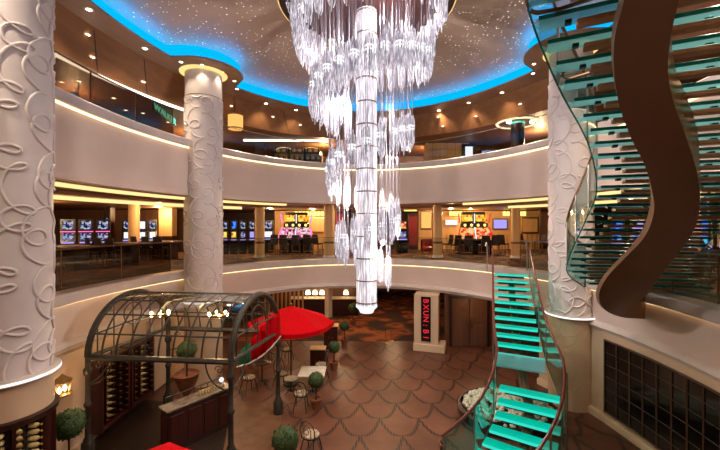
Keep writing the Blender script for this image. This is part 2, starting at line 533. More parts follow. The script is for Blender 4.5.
# lower floor and its parts
b = MB(); b.add([(-9, -3, LOW), (9, -3, LOW), (9, 17.2, LOW), (-9, 17.2, LOW)], [(0, 1, 2, 3)])
struct(b.build('floor', M['scallop'], smooth=False))
b = MB(); b.add([(-9, 17.2, LOW), (9, 17.2, LOW), (9, Y1, LOW), (-9, Y1, LOW)], [(0, 1, 2, 3)])
struct(b.build('floor', M['carpet_orange'], smooth=False))
b = MB(); b.prism([(-6.9, 3), (-3.35, 3), (-3.2, 8.2), (-3.9, 11.0), (-6.9, 11.4)], LOW + .012, LOW + .02)
struct(b.build('floor', M['plank'], smooth=False))
b = MB(); b.prism([(-6.9, 3), (-2.45, 3), (-2.2, 10.3), (-2.6, 11.2), (-6.9, 11.6)], LOW, LOW + .012)
struct(b.build('floor', M['tan_floor'], smooth=False))
# middle gallery
struct(rect_ring(RM, .02, MID, X0, X1, Y0, Y1).build('floor', M['carpet'], smooth=False))
struct(rect_ring(RM, .2, MIDC, X0, X1, Y0, Y1).build('ceiling', M['casino_ceiling'], smooth=False))
struct(sweep(RM, [(.55, MID), (.5, .02), (.03, .02), (0, -.01), (0, -.22), (.03, -.25), (.17, -.25)]).build('trim_1', M['cap']))
struct(sweep(RM, [(.17, -.22), (.17, -1.15), (.17, -1.3), (.12, -1.36), (.13, -1.4), (.22, -1.4)]).build('wall_middle_balcony', M['plaster']))
struct(sweep(RM, [(.172, -1.14), (.1, -1.16), (.03, -1.21), (.01, -1.27), (.04, -1.32), (.14, -1.34)]).build('trim_16', M['cap']))
struct(sweep(RM, [(.12, -.258), (.155, -.258), (.165, -.29)]).build('trim_2', M['led_warm']))
# upper gallery
struct(rect_ring(RU, .02, UP, X0, X1, Y0, Y1).build('floor', M['carpet'], smooth=False))
struct(rect_ring(RU, .2, UPC, X0, X1, Y0, Y1).build('ceiling', M['casino_ceiling'], smooth=False))
struct(sweep(RU, [(.5, UP), (.45, UP + .02), (.03, UP + .02), (0, UP - .01), (0, UP - .2), (.03, UP - .23), (.17, UP - .23)]).build('trim_3', M['cap']))
struct(sweep(RU, [(.17, UP - .2), (.17, 2.85), (.15, 2.72), (.1, 2.66), (.2, 2.64), (.3, 2.65)]).build('wall_upper_balcony', M['plaster']))
struct(sweep(RU, [(.1, UP - .236), (.15, UP - .236), (.163, UP - .27)]).build('trim_4', M['led_warm']))
# cove strips under the upper gallery: two rings
def cove(R, off, z0, z1, a0, a1, name, mat, w=.06):
    n = max(8, int(abs(a1 - a0) / (2*PI) * NE))
    return struct(sweep(R, [(off, z0), (off, z1), (off + w, z1), (off + w, z0), (off, z0)], n, a0, a1).build(name, mat))
aL = ang(RU, -6.4, 7); aR = ang(RU, 6.7, 7)
cove(RU, .45, 2.53, 2.645, ang(RU, -3.2, 16.2), PI + .45, 'trim_5', M['led_cove'])
cove(RU, .45, 2.53, 2.645, .1, ang(RU, 4.2, 15.4), 'trim_6', M['led_cove'])
cove(RU, 2.6, 2.4, 2.52, PI*.72, PI + .5, 'trim_7', M['led_cove'])
cove(RU, 2.6, 2.42, 2.52, .1, PI*.25, 'trim_8', M['led_cove'])
struct(sweep(RU, [(.36, 2.66), (.36, 2.62), (.62, 2.62), (.62, 2.66)]).build('ceiling', M['casino_ceiling']))
struct(sweep(RU, [(2.3, 2.66), (2.3, 2.53), (4.2, 2.53), (4.2, 2.66)]).build('ceiling', M['casino_ceiling']))

# top ceiling: soffit with round caps over the columns, blue riser, starry dome
COLS = [(-6.35, 6.5), (-5.6, 12.9), (6.58, 11.25), (6.0, 4.0)]
CR = [.62, .62, .6, .6]
RB = (.2, 8.5, 6.72, 8.72)
ring = []
n_in = 360
for k in range(n_in):
    a = 2*PI*k/n_in
    d = Vector((math.cos(a), math.sin(a)))
    c = Vector((RB[0], RB[1]))
    t = 1.0 / math.sqrt((d.x/RB[2])**2 + (d.y/RB[3])**2)
    for (x, y) in COLS:
        q = Vector((x, y)) - c
        proj = q.dot(d); h2 = q.length_squared - proj*proj
        if proj > 0 and h2 < 1.35**2:
            t = min(t, proj - math.sqrt(1.35**2 - h2))
    ring.append(c + d*t)
low = [Vector((p.x, p.y, SOF)) for p in ring]
def out_of(p, o):
    d = (p - Vector((RB[0], RB[1]))); return d.normalized() * o
def ring_at(o, z):
    return [Vector((p.x + out_of(p, o).x, p.y + out_of(p, o).y, z)) for p in ring]
lip, gut = ring_at(0, SOF + .05), ring_at(.03, SOF + .05)
gut2, back, hi = ring_at(.04, SOF + .02), ring_at(.24, SOF + .02), ring_at(.24, DOME)
outer = []
for p in ring:
    d = (p - Vector((RB[0], RB[1]))).normalized()
    t = 1.0 / math.sqrt((d.x/(RU[2]+.95))**2 + (d.y/(RU[3]+.95))**2)
    outer.append(Vector((RB[0] + d.x*t, RB[1] + d.y*t, SOF)))
b = MB(); b.loft([outer, low, lip, gut, gut2], closed_ring=True)
struct(b.build('ceiling', M['soffit'], angle=30))
b = MB(); b.loft([gut2, back], closed_ring=True)
struct(b.build('trim_9', M['led_blue'], angle=30))
b = MB(); b.loft([back, hi], closed_ring=True)
struct(b.build('trim_15', M['riser_glow'], angle=30))
b = MB(); b.add([tuple(p) for p in hi] + [(RB[0], RB[1], DOME + .25)], [(k, (k+1) % n_in, n_in) for k in range(n_in)])
struct(b.build('ceiling', M['star'], angle=30))
# wooden sloping ceiling behind the soffit, with dark seams
struct(sweep(RU, [(.93, SOF), (.95, SOF - .05), (1.5, 6.1), (1.55, LOC)]).build('ceiling', M['wood_ceiling']))
b = MB()
for k in range(9):
    p0 = Vector((0, 4.6 + 1.75*k)); q = []
    for o, z, dy in ((.96, SOF - .06, 0), (1.505, 6.11, .75)):
        Y = p0.y + dy
        w = 1 - ((Y - RU[1])/(RU[3] + o))**2
        if w > .02: q.append(Vector((RU[0] - (RU[2] + o)*math.sqrt(w), Y, z)))
    if len(q) == 2: b.tube(q, .016, 4)
struct(b.build('trim_10', M['seam']))
struct(rect_ring(RU, 1.55, LOC, X0, X1, Y0, Y1).build('ceiling', M['dark_ceiling'], smooth=False))
cove(RU, 1.44, 6.0, 6.08, ang(RU, -7.2, 15.3), PI + .3, 'trim_11', M['led_white'], .05)
b = MB(); b.box((-3.9, 18.9, LOC - .04), (4.4, .05, .07), rz=.02)
struct(b.build('trim_12', M['led_white']))
# outer walls
b = MB(); b.box((0, 23.5, 5.4), (26, .2, 1.7)); struct(b.build('wall_upper_back', M['brown_wall']))
b = MB(); b.box((0, Y1, 2.0), (2*X1, .2, 12))
struct(b.build('wall_back', M['brown_wall']))
b = MB(); b.box((X0, 13, 2.0), (.2, 34, 12)); struct(b.build('wall_left', M['brown_wall']))
b = MB(); b.box((X1, 13, 2.0), (.2, 34, 12)); struct(b.build('wall_right', M['brown_wall']))
b = MB(); b.box((0, Y0, 2.0), (2*X1, .2, 12)); struct(b.build('wall_front', M['brown_wall']))

# lower level walls
b = MB(); b.box((-7.05, 12.65, -2.65), (.3, 10.7, 2.5)); struct(b.build('wall_lower_left', M['cream']))
a0, a1 = ang(RM, 6.95, 2), ang(RM, 6.2, 12.6)
struct(sweep(RM, [(.12, MIDC), (.12, LOW), (.4, LOW), (.4, MIDC)], 40, a0, a1).build('wall_lower_right', M['cream']))
struct(sweep(RM, [(.0, LOW), (.0, LOW + .16), (.03, LOW + .2), (.12, LOW + .2)], 40, a0, a1).build('baseboard_right', M['cream']))
b = MB(); b.box((-6.88, 12.65, LOW + .1), (.05, 10.7, .2)); struct(b.build('baseboard_left', M['cream']))
b = MB(); b.box((-4.6, 23.2, -2.65), (9, .2, 2.5)); struct(b.build('wall_lower_back', M['brown_wall']))
b = MB(); b.box((6.2, 16.6, -2.65), (4.6, .2, 2.5)); struct(b.build('wall_lower_corner', M['brown_wall']))

# black gridded window let into the curved wall on the right
wa0, wa1 = ang(RM, 6.9, 4.6), ang(RM, 6.83, 10.17)
win = bpy.data.objects.new('window_1', None); C.objects.link(win); struct(win)
b = MB(); n = 36
b.loft([ell(RM, .09, -3.63, n, wa0, wa1), ell(RM, .09, -1.6, n, wa0, wa1)])
b.build('pane', M['window_black'], win)
b = MB()
NV = 13
for k in range(NV + 1):
    a = lerp(wa0, wa1, k/NV)
    p = [Vector((RM[0] + (RM[2]+.075)*math.cos(a), RM[1] + (RM[3]+.075)*math.sin(a), z)) for z in (-3.65, -1.58)]
    b.tube(p, .022, 4)
for k in range(7):
    z = lerp(-3.63, -1.6, k/6)
    b.tube(ell(RM, .08, z, n, wa0, wa1), .008 if 0 < k < 6 else .03, 4)
b.build('glazing_bar', M['window_bar'], win)

# ------------------------------------------------------------------ columns with curling relief
def curl_paths(r, z0, z1, rnd, sc_=1.0):
    """strands that climb the shaft and turn loops on the way (u = arc length, v = height)"""
    out = []
    circ = 2*PI*r
    ns = max(4, int(round(circ / (.5*sc_))))
    for s in range(ns):
        u0 = circ * s / ns
        ph = rnd.uniform(0, 6.28); sgn = rnd.choice((-1, 1))
        pts = []
        v = z0 - .3
        a = ph
        R1 = rnd.uniform(.14, .22) * sc_
        k = 0
        cx = u0
        while v < z1 + .3:
            a += .2 * sgn
            R1 += (rnd.uniform(.1, .27)*sc_ - R1) * .05
            v += .0165 * sc_ * (1 + .8*math.sin(a*.5 + ph))
            k += 1
            uu = u0 + .13*sc_*math.sin(v*2.3 + ph) + R1 * 1.15 * math.cos(a)
            vv = v + R1 * .95 * math.sin(a)
            if z0 + .03 < vv < z1 - .03:
                pts.append((uu, vv))
            elif len(pts) > 3:
                out.append(pts); pts = []
            else:
                pts = []
        if len(pts) > 3: out.append(pts)
    return out

def column(cx, cy, r, z0, z1, label, seed, drum=None, drum_relief=False):
    rnd = random.Random(seed)
    t = thing('relief_column', label, 'column', (cx, cy, z0))
    b = MB(); b.lathe([(r, 0.0), (r, z1 - z0)], n=48)
    b.build('shaft', M['column'], t)
    b = MB()
    for pts in curl_paths(r, z0, z1 - .9, rnd):
        b.tube([(math.cos(u/r)*(r+.004), math.sin(u/r)*(r+.004), v - z0) for u, v in pts], .029, 6)
    b.build('curl_relief', M['column'], t, angle=80)
    b = MB(); b.lathe([(r + .02, -.02), (r + .1, -.02), (r + .12, .0), (r + .12, .07), (r + .09, .09), (r, .09)], n=48, cap=False)
    b.build('base_ring', M['cap'], t)
    b = MB(); b.lathe([(r + .121, .015), (r + .126, .02), (r + .126, .055), (r + .121, .06)], n=48, cap=False)
    b.build('lit_ring', M['led_soft'], t)
    # joint line and lit collar under the ceiling
    b = MB(); b.lathe([(r + .003, z1 - z0 - .92), (r + .006, z1 - z0 - .91), (r + .003, z1 - z0 - .9)], n=48, cap=False)
    b.build('joint', M['bronze'], t)
    b = MB(); b.lathe([(r + .03, z1 - z0 - .02), (r + .16, z1 - z0 - .015), (r + .18, z1 - z0), (r + .18, z1 - z0 + .002)], n=48, cap=False)
    b.lathe([(r + .004, z1 - z0 - .05), (r + .07, z1 - z0 - .05), (r + .07, z1 - z0 - .01), (r + .004, z1 - z0 - .01)], n=48, cap=False)
    b.build('lit_collar', M['led_collar'], t)
    if drum:
        b = MB(); b.lathe([(r + .02, drum - z0), (r + .02, -.02)], n=48)
        b.build('lower_drum', M['cream'], t)
        if drum_relief:
            b = MB()
            for pts in curl_paths(r + .02, drum + .2, z0 - .1, rnd, 1.2):
                b.tube([(math.cos(u/(r+.02))*(r+.016), math.sin(u/(r+.02))*(r+.016), v - z0) for u, v in pts], .012, 4)
            b.build('drum_relief', M['cream'], t, angle=80)
    return t
column(-6.35, 6.5, .62, -1.05, SOF, 'broad white column with curling relief nearest on the left, above the bottle cabinet', 3, drum=-1.66)
column(-5.6, 12.9, .62, -1.05, SOF, 'white column with curling relief standing behind the iron pergola', 8, drum=LOW)
column(6.58, 11.25, .6, -1.15, SOF, 'white column with curling relief beside the teal lit stair on the right', 21, drum=LOW, drum_relief=True)

# small plain columns round the casino floor
def small_column(px, py, w, label, z1=UPC, z0=MID, mat='beige_wall', Yf=None, group=None):
    Y = Yf or F*(EYE - z0)/(py - 225)
    x = (px - 360)/F*Y
    r = w/2/F*Y
    t = thing('round_column', label, 'column', (x, Y, z0), group=group)
    h = z1 - z0
    b = MB(); b.lathe([(r, .1), (r, h)], n=24); b.build('shaft', M[mat], t)
    b = MB(); b.lathe([(r + .05, 0), (r + .05, .08), (r + .02, .12), (r, .12)], n=24); b.build('base', M['cap'], t)
    b = MB(); b.lathe([(r + .01, .72), (r + .025, .74), (r + .025, .8), (r + .01, .82)], n=24, cap=False); b.build('collar', M['bronze'], t)
    return t
small_column(259.7, 257.5, 9.5, 'plain tan round column left of the pink lit slot pod')
small_column(329, 257.5, 10, 'plain tan round column between the pink lit slot pod and the chandelier')
small_column(437.5, 257.5, 9, 'plain tan round column left of the red lit slot pod')
small_column(515.8, 258, 8.6, 'plain tan round column right of the violet screen')
small_column(134, 258, 10, 'plain orange tan round column in the casino on the left', Yf=17.5)
small_column(328.5, 330, 7.5, 'cream round column on the lower floor behind the red parasol', z1=MIDC, z0=LOW, mat='cream', Yf=18.6)
t = thing('square_column', 'broad tan square column at the far right of the left casino view', 'column', at(168, 225, 21.6).xy.to_3d() + Vector((0, 0, 0)))
b = MB(); b.bbox((0, 0, 1.32), (.8, .6, 2.64), .02); b.build('shaft', M['beige_wall'], t)
b = MB(); b.bbox((0, 0, .5), (.86, .66, 1.0), .02); b.build('wainscot', M['dark_wood'], t)

# ------------------------------------------------------------------ glass balustrades
def balustrade(label, R, z, a0, a1, npan, tint, rail_mat, h=1.02, off=.5, post_h=None, posts=True, rail_r=.024):
    aM = (a0 + a1)/2
    loc = Vector((R[0] + (R[2]+off)*math.cos(aM), R[1] + (R[3]+off)*math.sin(aM), z))
    t = thing('glass_balustrade', label, 'balustrade', loc)
    for k in range(npan):
        p0, p1 = lerp(a0, a1, (k + .01)/npan), lerp(a0, a1, (k + .99)/npan)
        b = MB()
        m = 6
        i0, i1 = ell(R, off, z + .02, m, p0, p1), ell(R, off, z + h, m, p0, p1)
        o0, o1 = ell(R, off + .016, z + .02, m, p0, p1), ell(R, off + .016, z + h, m, p0, p1)
        rings = [[i0[j], i1[j], o1[j], o0[j]] for j in range(m + 1)]
        b.loft(rings, closed_ring=True, cap=True)
        b.build('glass_panel', M[tint], t, world=True)
    if posts:
        for k in range(npan + 1):
            a = lerp(a0, a1, k/npan)
            p = Vector((R[0] + (R[2]+off+.02)*math.cos(a), R[1] + (R[3]+off+.02)*math.sin(a), z))
            b = MB(); b.bbox(p + Vector((0, 0, h/2 + .01)), (.03, .03, h), .004, rz=a)
            b.build('post', M['bronze'], t, world=True)
    n = npan*6
    b = MB(); b.tube(ell(R, off + .01, z + h + .02, n, a0, a1), rail_r, 8)
    b.build('handrail', M[rail_mat], t, world=True)
    return t
balustrade('bronze tinted glass balustrade of the upper gallery on the left', RU, UP, ang(RU, -5.9, 12), PI + .75, 7, 'glass_tint', 'seam')
balustrade('clear glass balustrade of the upper gallery across the back', RU, UP, ang(RU, 6.0, 12), ang(RU, -5.3, 13.3), 12, 'glass', 'steel', posts=False, rail_r=.012)
balustrade('bronze tinted glass balustrade of the middle gallery on the left', RM, MID, ang(RM, -6.25, 12.5), PI + .8, 6, 'glass_tint', 'bronze')
balustrade('clear glass balustrade of the middle gallery across the back', RM, MID, ang(RM, 4.6, 15.2), ang(RM, -5.6, 13.9), 10, 'glass', 'bronze', posts=False, rail_r=.012)
balustrade('clear glass balustrade of the middle gallery at the far right', RM, MID, -.5, ang(RM, 6.95, 8.6), 4, 'glass', 'steel')
balustrade('short clear glass balustrade between the lit stair and the right column', RM, MID, ang(RM, 6.35, 12.0), ang(RM, 5.75, 13.55), 1, 'glass', 'steel')

# ------------------------------------------------------------------ chandelier
CX, CY = .17, 9.2
ch = thing('crystal_chandelier', 'huge lit crystal chandelier hanging in a spiral of glass rods down the atrium', 'chandelier', (CX, CY, -.5))
b = MB()
for k in range(16):
    a = 2*PI*k/16
    b.cyl((.215*math.cos(a), .215*math.sin(a), .12), (.215*math.cos(a), .215*math.sin(a), 7.6), .045, n=7)
b.cyl((0, 0, .1), (0, 0, 7.6), .19, n=16)
b.build('column_tubes', M['crystal_core'], ch)
b = MB(); b.lathe([(.09, -.1), (.17, -.08), (.2, .0), (.27, .06), (.27, .12)], n=24); b.build('bottom_cup', M['crystal_band'], ch)
for py in (304, 281.5, 259, 236.5, 213.5, 191, 168, 145.5, 123, 100, 76, 52, 30, 8):
    z = EYE - (py - 225)*8.95/F + .5
    b = MB(); b.lathe([(.24, -.014), (.268, -.014), (.268, .014), (.24, .014), (.24, -.014)], n=24, cap=False)
    o = b.build('clamp_ring', M['bronze'], ch); o.location = (0, 0, z)
# ceiling plate with a warm rim
b = MB(); b.lathe([(0, 7.74), (2.2, 7.74), (2.22, 7.76), (2.22, 7.84), (2.15, 7.86)], n=64); b.build('ceiling_plate', M['dark_wood'], ch)
b = MB(); b.lathe([(2.222, 7.765), (2.25, 7.775), (2.25, 7.83), (2.222, 7.84)], n=64, cap=False); b.build('plate_glow', M['led_collar'], ch)

def pendant_mesh(seed, L, wid):
    rnd = random.Random(seed)
    b = MB()
    n = 10
    for k in range(n):
        a = 2*PI*k/(n - 1) + rnd.uniform(-.12, .12)
        core = k == n - 1
        rr = 0 if core else wid*.5*rnd.uniform(.88, 1.0)
        top = L*(1 - (.0 if core else rnd.uniform(.06, .2)))
        bot = L*(.0 if core else rnd.uniform(.06, .3))
        q = .017
        b.tube([(rr*math.cos(a)*.55, rr*math.sin(a)*.55, bot), (rr*math.cos(a)*.9, rr*math.sin(a)*.9, bot + .1), (rr*math.cos(a), rr*math.sin(a), bot + .25), (rr*math.cos(a), rr*math.sin(a), top - .2), (rr*math.cos(a)*.7, rr*math.sin(a)*.7, top)],
               [q*.5, q, q, q, q*.6], 5)
    return b
tmpl = []
for s in range(5):
    o = pendant_mesh(s, 1.08, .2).build('crystal_pendant', M['crystal'])
    tmpl.append(o.data); bpy.data.objects.remove(o)
smallt = []
for s in range(4):
    o = pendant_mesh(40 + s, 1.12, .15).build('crystal_pendant', M['crystal'])
    smallt.append(o.data); bpy.data.objects.remove(o)
b = MB(); b.lathe([(.1, 0), (.11, .01), (.11, .035), (.09, .045), (.09, .075), (.11, .085), (.11, .115), (.1, .125)], n=12)
o = b.build('lamp_band', M['crystal_band']); band_me = o.data; bpy.data.objects.remove(o)
HX = [(-2.4, (8, 2.0)), (-1, (32, 1.92)), (0, (60, 1.75)), (1, (82, 1.58)), (2, (122, 1.36)), (3, (152, 1.12)), (4, (197, .95)), (5, (237, .8)), (6, (264, .74)), (7, (298, .6))]
spots = []
k = -2.4
while k <= 7.0:
    py, rad = interp(HX, k)
    a = PI - PI*k
    zb = EYE - (py - 225)*CY/F
    spots.append((k, rad, a, zb, 0))
    if k < 2.4 and len(spots) % 2 == 0: spots.append((k, rad - .24, a + .09, zb + random.uniform(-.05, .3), 1))
    if k < 1.2: spots.append((k, rad + .06, a + .05, zb + .42, 1))
    k += .345 / (rad * PI)
vis = sorted(range(len(spots)), key=lambda i: (spots[i][4], math.sin(spots[i][2]) - .15*spots[i][0]))
main = set(vis[:100])
rods = MB(); rest = MB()
for i, (k, rad, a, zb, lay) in enumerate(spots):
    x, y = rad*math.cos(a), rad*math.sin(a)
    me = (tmpl if k < 4.6 else smallt)[i % 5 if k < 4.6 else i % 4]
    z = zb + .5
    if i in main:
        o = bpy.data.objects.new('crystal_pendant', me); C.objects.link(o); o.parent = ch
        o.location = (x, y, z); o.rotation_euler = (0, 0, i*1.3)
        if k > 4.6: o.scale = (1, 1, .92)
        if lay == 0:
            q = bpy.data.objects.new('lamp_band', band_me); C.objects.link(q); q.parent = o
            q.location = (0, 0, .56)
            if k > 4.6: q.scale = (.75, .75, 1)
    else:
        R = Matrix.Rotation(i*1.3, 3, 'Z')
        off = Vector((x, y, z))
        rest.add([R @ v.co + off for v in me.vertices], [tuple(p.vertices) for p in me.polygons])
    for s in ((-.04, .05) if i % 2 else (0,)):
        rods.cyl((x + s, y, z + .95), (x + s, y, 7.75), .007, n=4)
o = rest.build('crystal_pendant', M['crystal'], ch); o['kind'] = 'stuff'
o = rods.build('suspension_wire', M['wire'], ch); o['kind'] = 'stuff'

# ------------------------------------------------------------------ downlights
dl = []
def downlight_proto():
    t = thing('ceiling_light', 'small round recessed downlight', 'light', (0, 0, 0))
    b = MB(); b.lathe([(.065, -.006), (.1, -.012), (.11, 0), (.065, 0)], n=16, cap=False); b.build('trim_ring', M['cap'], t)
    b = MB(); b.lathe([(0, -.004), (.068, -.004)], n=16); b.build('lens', M['downlight'], t)
    return t
dlp = downlight_proto()
dl_used = [0]
def downlight(p, label, group, s=1.0):
    if dl_used[0] == 0:
        t = dlp; t.location = p; t['label'] = label; t['group'] = group; t.scale = (s,)*3
    else:
        t = dup(dlp, p, 0, label, group, s)
    dl_used[0] += 1
    return t
def onz_up(px, py, z):
    Y = F*(z - EYE)/(225 - py)
    return Vector(((px - 360)/F*Y, Y, z))
lights = []; caplights = []
for px, py in ((89, 9.5), (145, 48.5)):
    p = onz_up(px, py, SOF); downlight(p, 'bright round downlight in the soffit edge on the left, along the blue cove', 'soffit downlights on the left', 1.0); lights.append(p)
for px, py in ((181, 62), (202, 65), (222, 72), (234.5, 81), (237, 89)):
    p = onz_up(px, py, SOF - .0); downlight(p, 'small round downlight in the rounded soffit around the column behind the pergola', 'downlights round the left column', 0.8); caplights.append(p)
for px, py in ((266, 103.5), (296, 110), (439, 110.5), (468.6, 102.7), (502, 92.5)):
    p = onz_up(px, py, SOF); downlight(p, 'round downlight under the blue cove across the back of the atrium', 'soffit downlights at the back', 1.05); lights.append(p)
for px, py in ((534, 64), (533, 73.5)):
    p = onz_up(px, py, SOF); downlight(p, 'small round downlight in the rounded soffit around the right column', 'downlights round the right column', 0.8); caplights.append(p)
for px, py in ((87, 35.5), (92, 57)):
    Y = 9.8; p = at(px, py, Y)
def on_bulkhead(px, py):
    best = None
    for k in range(1800):
        a = -.3 + (PI + .6)*k/1800
        for t in (.06, .2, .35, .5, .65, .8, .94):
            o, z = .95 + .55*t - .012, SOF - .05 - .9*t - .012
            X, Y = RU[0] + (RU[2]+o)*math.cos(a), RU[1] + (RU[3]+o)*math.sin(a)
            if Y < 1: continue
            e = abs(360 + F*X/Y - px) + abs(225 - F*(z - EYE)/Y - py)
            if best is None or e < best[0]: best = (e, Vector((X, Y, z)))
    return best[1]
for px, py in ((231, 107), (273, 117), (438, 118), (476, 116), (520, 103), (300, 126), (443, 127)):
    downlight(on_bulkhead(px, py), 'tiny downlight in the brown bulkhead across the back of the atrium, below the soffit', 'bulkhead downlights at the back', .8)
for px, py in ((87, 35.5), (92, 57), (143, 84)):
    downlight(on_bulkhead(px, py), 'tiny downlight in the brown wooden bulkhead on the left, above the white light strip', 'bulkhead downlights on the left', .9)
for px, py in ((62, 82), (79, 81), (114, 98), (126, 110), (143, 113), (168, 122)):
    p = onz_up(px, py, LOC); downlight(p - Vector((0, 0, .004)), 'tiny downlight in the dark gallery ceiling behind the tinted glass on the left', 'left gallery downlights', .9)

# ------------------------------------------------------------------ upper gallery furnishings
p = at(235.5, 122, 14.95)
t = thing('drum_pendant', 'amber drum pendant lamp hanging over the upper gallery beside the left column', 'lamp', p)
b = MB(); b.lathe([(.28, -.3), (.3, -.28), (.3, .27), (.28, .29)], n=28, cap=False); b.lathe([(0, -.27), (.27, -.27)], n=28); b.build('drum_shade', M['amber'], t)
for za in (-.31, .25):
    b = MB(); b.lathe([(.302, za), (.315, za), (.315, za + .05), (.302, za + .05), (.302, za)], n=28, cap=False); b.build('shade_band', M['brass'], t)
b = MB(); b.cyl((0, 0, -.3), (0, 0, SOF - p.z), .015, n=6); b.build('stem', M['bronze'], t)
p = at(261, 145, 19.3)
t = thing('square_column', 'dark brown square column on the upper gallery left of the chandelier', 'column', (p.x, p.y, UP))
b = MB(); b.bbox((0, 0, .725), (.5, .5, 1.45), .02); b.build('shaft', M['dark_wood'], t)
b = MB(); b.bbox((0, 0, .06), (.56, .56, .12), .01); b.build('plinth', M['dark_wood'], t)
# ring light with a dark column below it
p = at(517.5, 118, 15.75)
t = thing('ring_light', 'large glowing ring light in the upper gallery ceiling above a dark round column', 'light', (p.x, p.y, LOC))
b = MB()
b.lathe([(.78, -.01), (.82, -.05), (.86, -.05), (.9, -.0)], n=48, cap=False); b.build('glow_ring', M['led_ring'], t)
b = MB(); b.lathe([(.0, -.005), (.78, -.01)], n=48); b.build('inner_disc', M['wood_ceiling'], t)
for s in (-1, 1):
    b = MB(); b.lathe([(.02, -.12), (.09, -.09), (.1, -.012)], (s*.5, -.3, 0), n=14); b.build('spot_lamp', M['downlight'], t)
t = thing('round_column', 'dark round column under the glowing ring light on the upper gallery', 'column', (p.x, p.y, UP))
b = MB(); b.lathe([(.28, 0), (.28, LOC - UP)], n=28); b.build('shaft', M['dark_wood'], t)
b = MB(); b.lathe([(.30, 1.5), (.31, 1.55), (.31, 1.62), (.3, 1.65)], n=28, cap=False); b.build('green_band', M['neon_green'], t)
b = MB(); b.lathe([(.34, 0), (.34, .1), (.29, .14)], n=28); b.build('base', M['bronze'], t)
# cream stone block and bright poster at the right of the upper gallery
p = at(446, 150, 20)
t = thing('stone_wall_block', 'cream stone clad wall block on the upper gallery right of the chandelier', 'wall block', (p.x, p.y, UP))
b = MB(); b.bbox((0, 0, .8), (2.3, .8, 1.6), .02); b.build('cladding', M['beige_wall'], t)
b = MB()
for k in range(1, 4): b.box((0, -.402, .4*k), (2.3, .012, .012))
for k in range(-2, 3): b.box((k*.42, -.402, .8), (.012, .012, 1.6))
b.build('joint', M['bronze'], t)
p = at(469, 149, 19.5)
t = thing('lit_poster_stand', 'bright white lit poster stand on the upper gallery beside the cream block', 'poster', (p.x, p.y, UP))
b = MB(); b.bbox((0, .05, .75), (.75, .1, 1.5), .02); b.build('frame', M['black'], t)
b = MB(); b.box((0, -.004, .85), (.4, .012, 1.0)); b.build('lit_panel', M['tv_white'], t)
for i, (px, py, Y, w, lab) in enumerate(((486.5, 151, 19.5, .8, 'dark shop cabinet on the upper gallery right of the bright poster'), (503, 148, 20, .8, 'dark cabinet with blue glowing front on the upper gallery beside the dark round column'))):
    p = at(px, py, Y)
    t = thing('display_cabinet', lab, 'cabinet', (p.x, p.y, UP))
    b = MB(); b.bbox((0, 0, .6), (w, .5, 1.2), .02); b.build('body', M['black'], t)
    b = MB(); b.box((0, -.255, .7), (w*.85, .012, .5 if i else .8)); b.build('glowing_front', M['scr_blue' if i else 'scr_cool'], t)
# bar back shelves with bottles across the back, left of the chandelier
for j, (px, lab) in enumerate(((281, 'first lit shelf unit of the upper bar, beside the dark square column'), (297, 'middle lit shelf unit of the upper bar behind the glass'), (313, 'lit shelf unit of the upper bar next to the chandelier'))):
    p = at(px, 150, 19.6)
    t = thing('bar_shelf', lab, 'shelf', (p.x, p.y, UP))
    b = MB(); b.box((0, .2, .62), (.78, .04, 1.25)); b.build('back_panel', M['beige_wall'], t)
    for k in range(3):
        b = MB(); b.bbox((0, 0, .22 + .4*k), (.8, .4, .035), .005); b.build('shelf_board', M['black'], t)
    for s in (-1, 1):
        b = MB(); b.bbox((s*.41, 0, .62), (.03, .42, 1.25), .004); b.build('upright', M['black'], t)
    for k in range(2):
        for q in range(5):
            bt = (thing('bottle', 'small bottle on the lit shelves of the upper bar', 'bottle', (p.x - .3 + q*.15, p.y, UP + .24 + .4*(k+1)), group='bottles of the upper bar'))
            b = MB(); h = .22 + .03*((q*7 + k*3) % 4)
            b.lathe([(.03, 0), (.036, .01), (.036, h*.55), (.014, h*.75), (.014, h)], n=8); b.build('body', M['bottle' if (q + k) % 2 else 'bottle_pale'], bt)
for j, (px, w) in enumerate(((284, 1.3), (311, 1.3), (433, .85), (452, .85))):
    p = at(px, 138, 20.6)
    t = thing('arched_rib', ('leftmost', 'second', 'third', 'rightmost')[j] + ' of the four lit curved ribs over the upper gallery shops', 'arch', (p.x, p.y, UP))
    b = MB(); pts = [(-w/2*math.cos(PI*k/16), 0, 1.1 + .45*math.sin(PI*k/16)) for k in range(17)]
    b.tube(pts, .035, 6); b.build('rib', M['brass'], t)
    b = MB(); b.tube([(x, -.045, z - .02) for x, y, z in pts], .014, 5); b.build('rib_light', M['led_cove'], t)
    b = MB()
    for s in (-1, 1): b.cyl((s*w/2, 0, 0), (s*w/2, 0, 1.1), .035, n=8)
    b.build('foot', M['brass'], t)
# added glowing panels standing in for blue reflections in the tinted glass, left
for j, (px, py, Y, w) in enumerate(((92, 91, 9.6, .5), (117, 112, 11.2, .45), (145, 124, 12.6, .35), (62, 72, 8.9, .55))):
    p = at(px, py, Y) + Vector((-1.6, 1.6, 0))
    t = thing('blue_reflection', 'blue reflection in the tinted upper glass, added as a glowing panel, ' + ('second from the left', 'third from the left', 'rightmost of four', 'leftmost, nearest the broad column')[j], 'screen', p, rz=.9)
    b = MB(); b.bbox((0, .03, 0), (w*2.2, .05, .5), .01); b.build('panel_back', M['black'], t)
    b = MB(); b.box((0, -.002, 0), (w*2.0, .012, .42)); b.build('glow_face', M['scr_blue'], t)
    b = MB(); b.cyl((0, .03, .24), (0, .03, LOC - p.z), .02, n=6); b.build('hanger', M['bronze'], t)
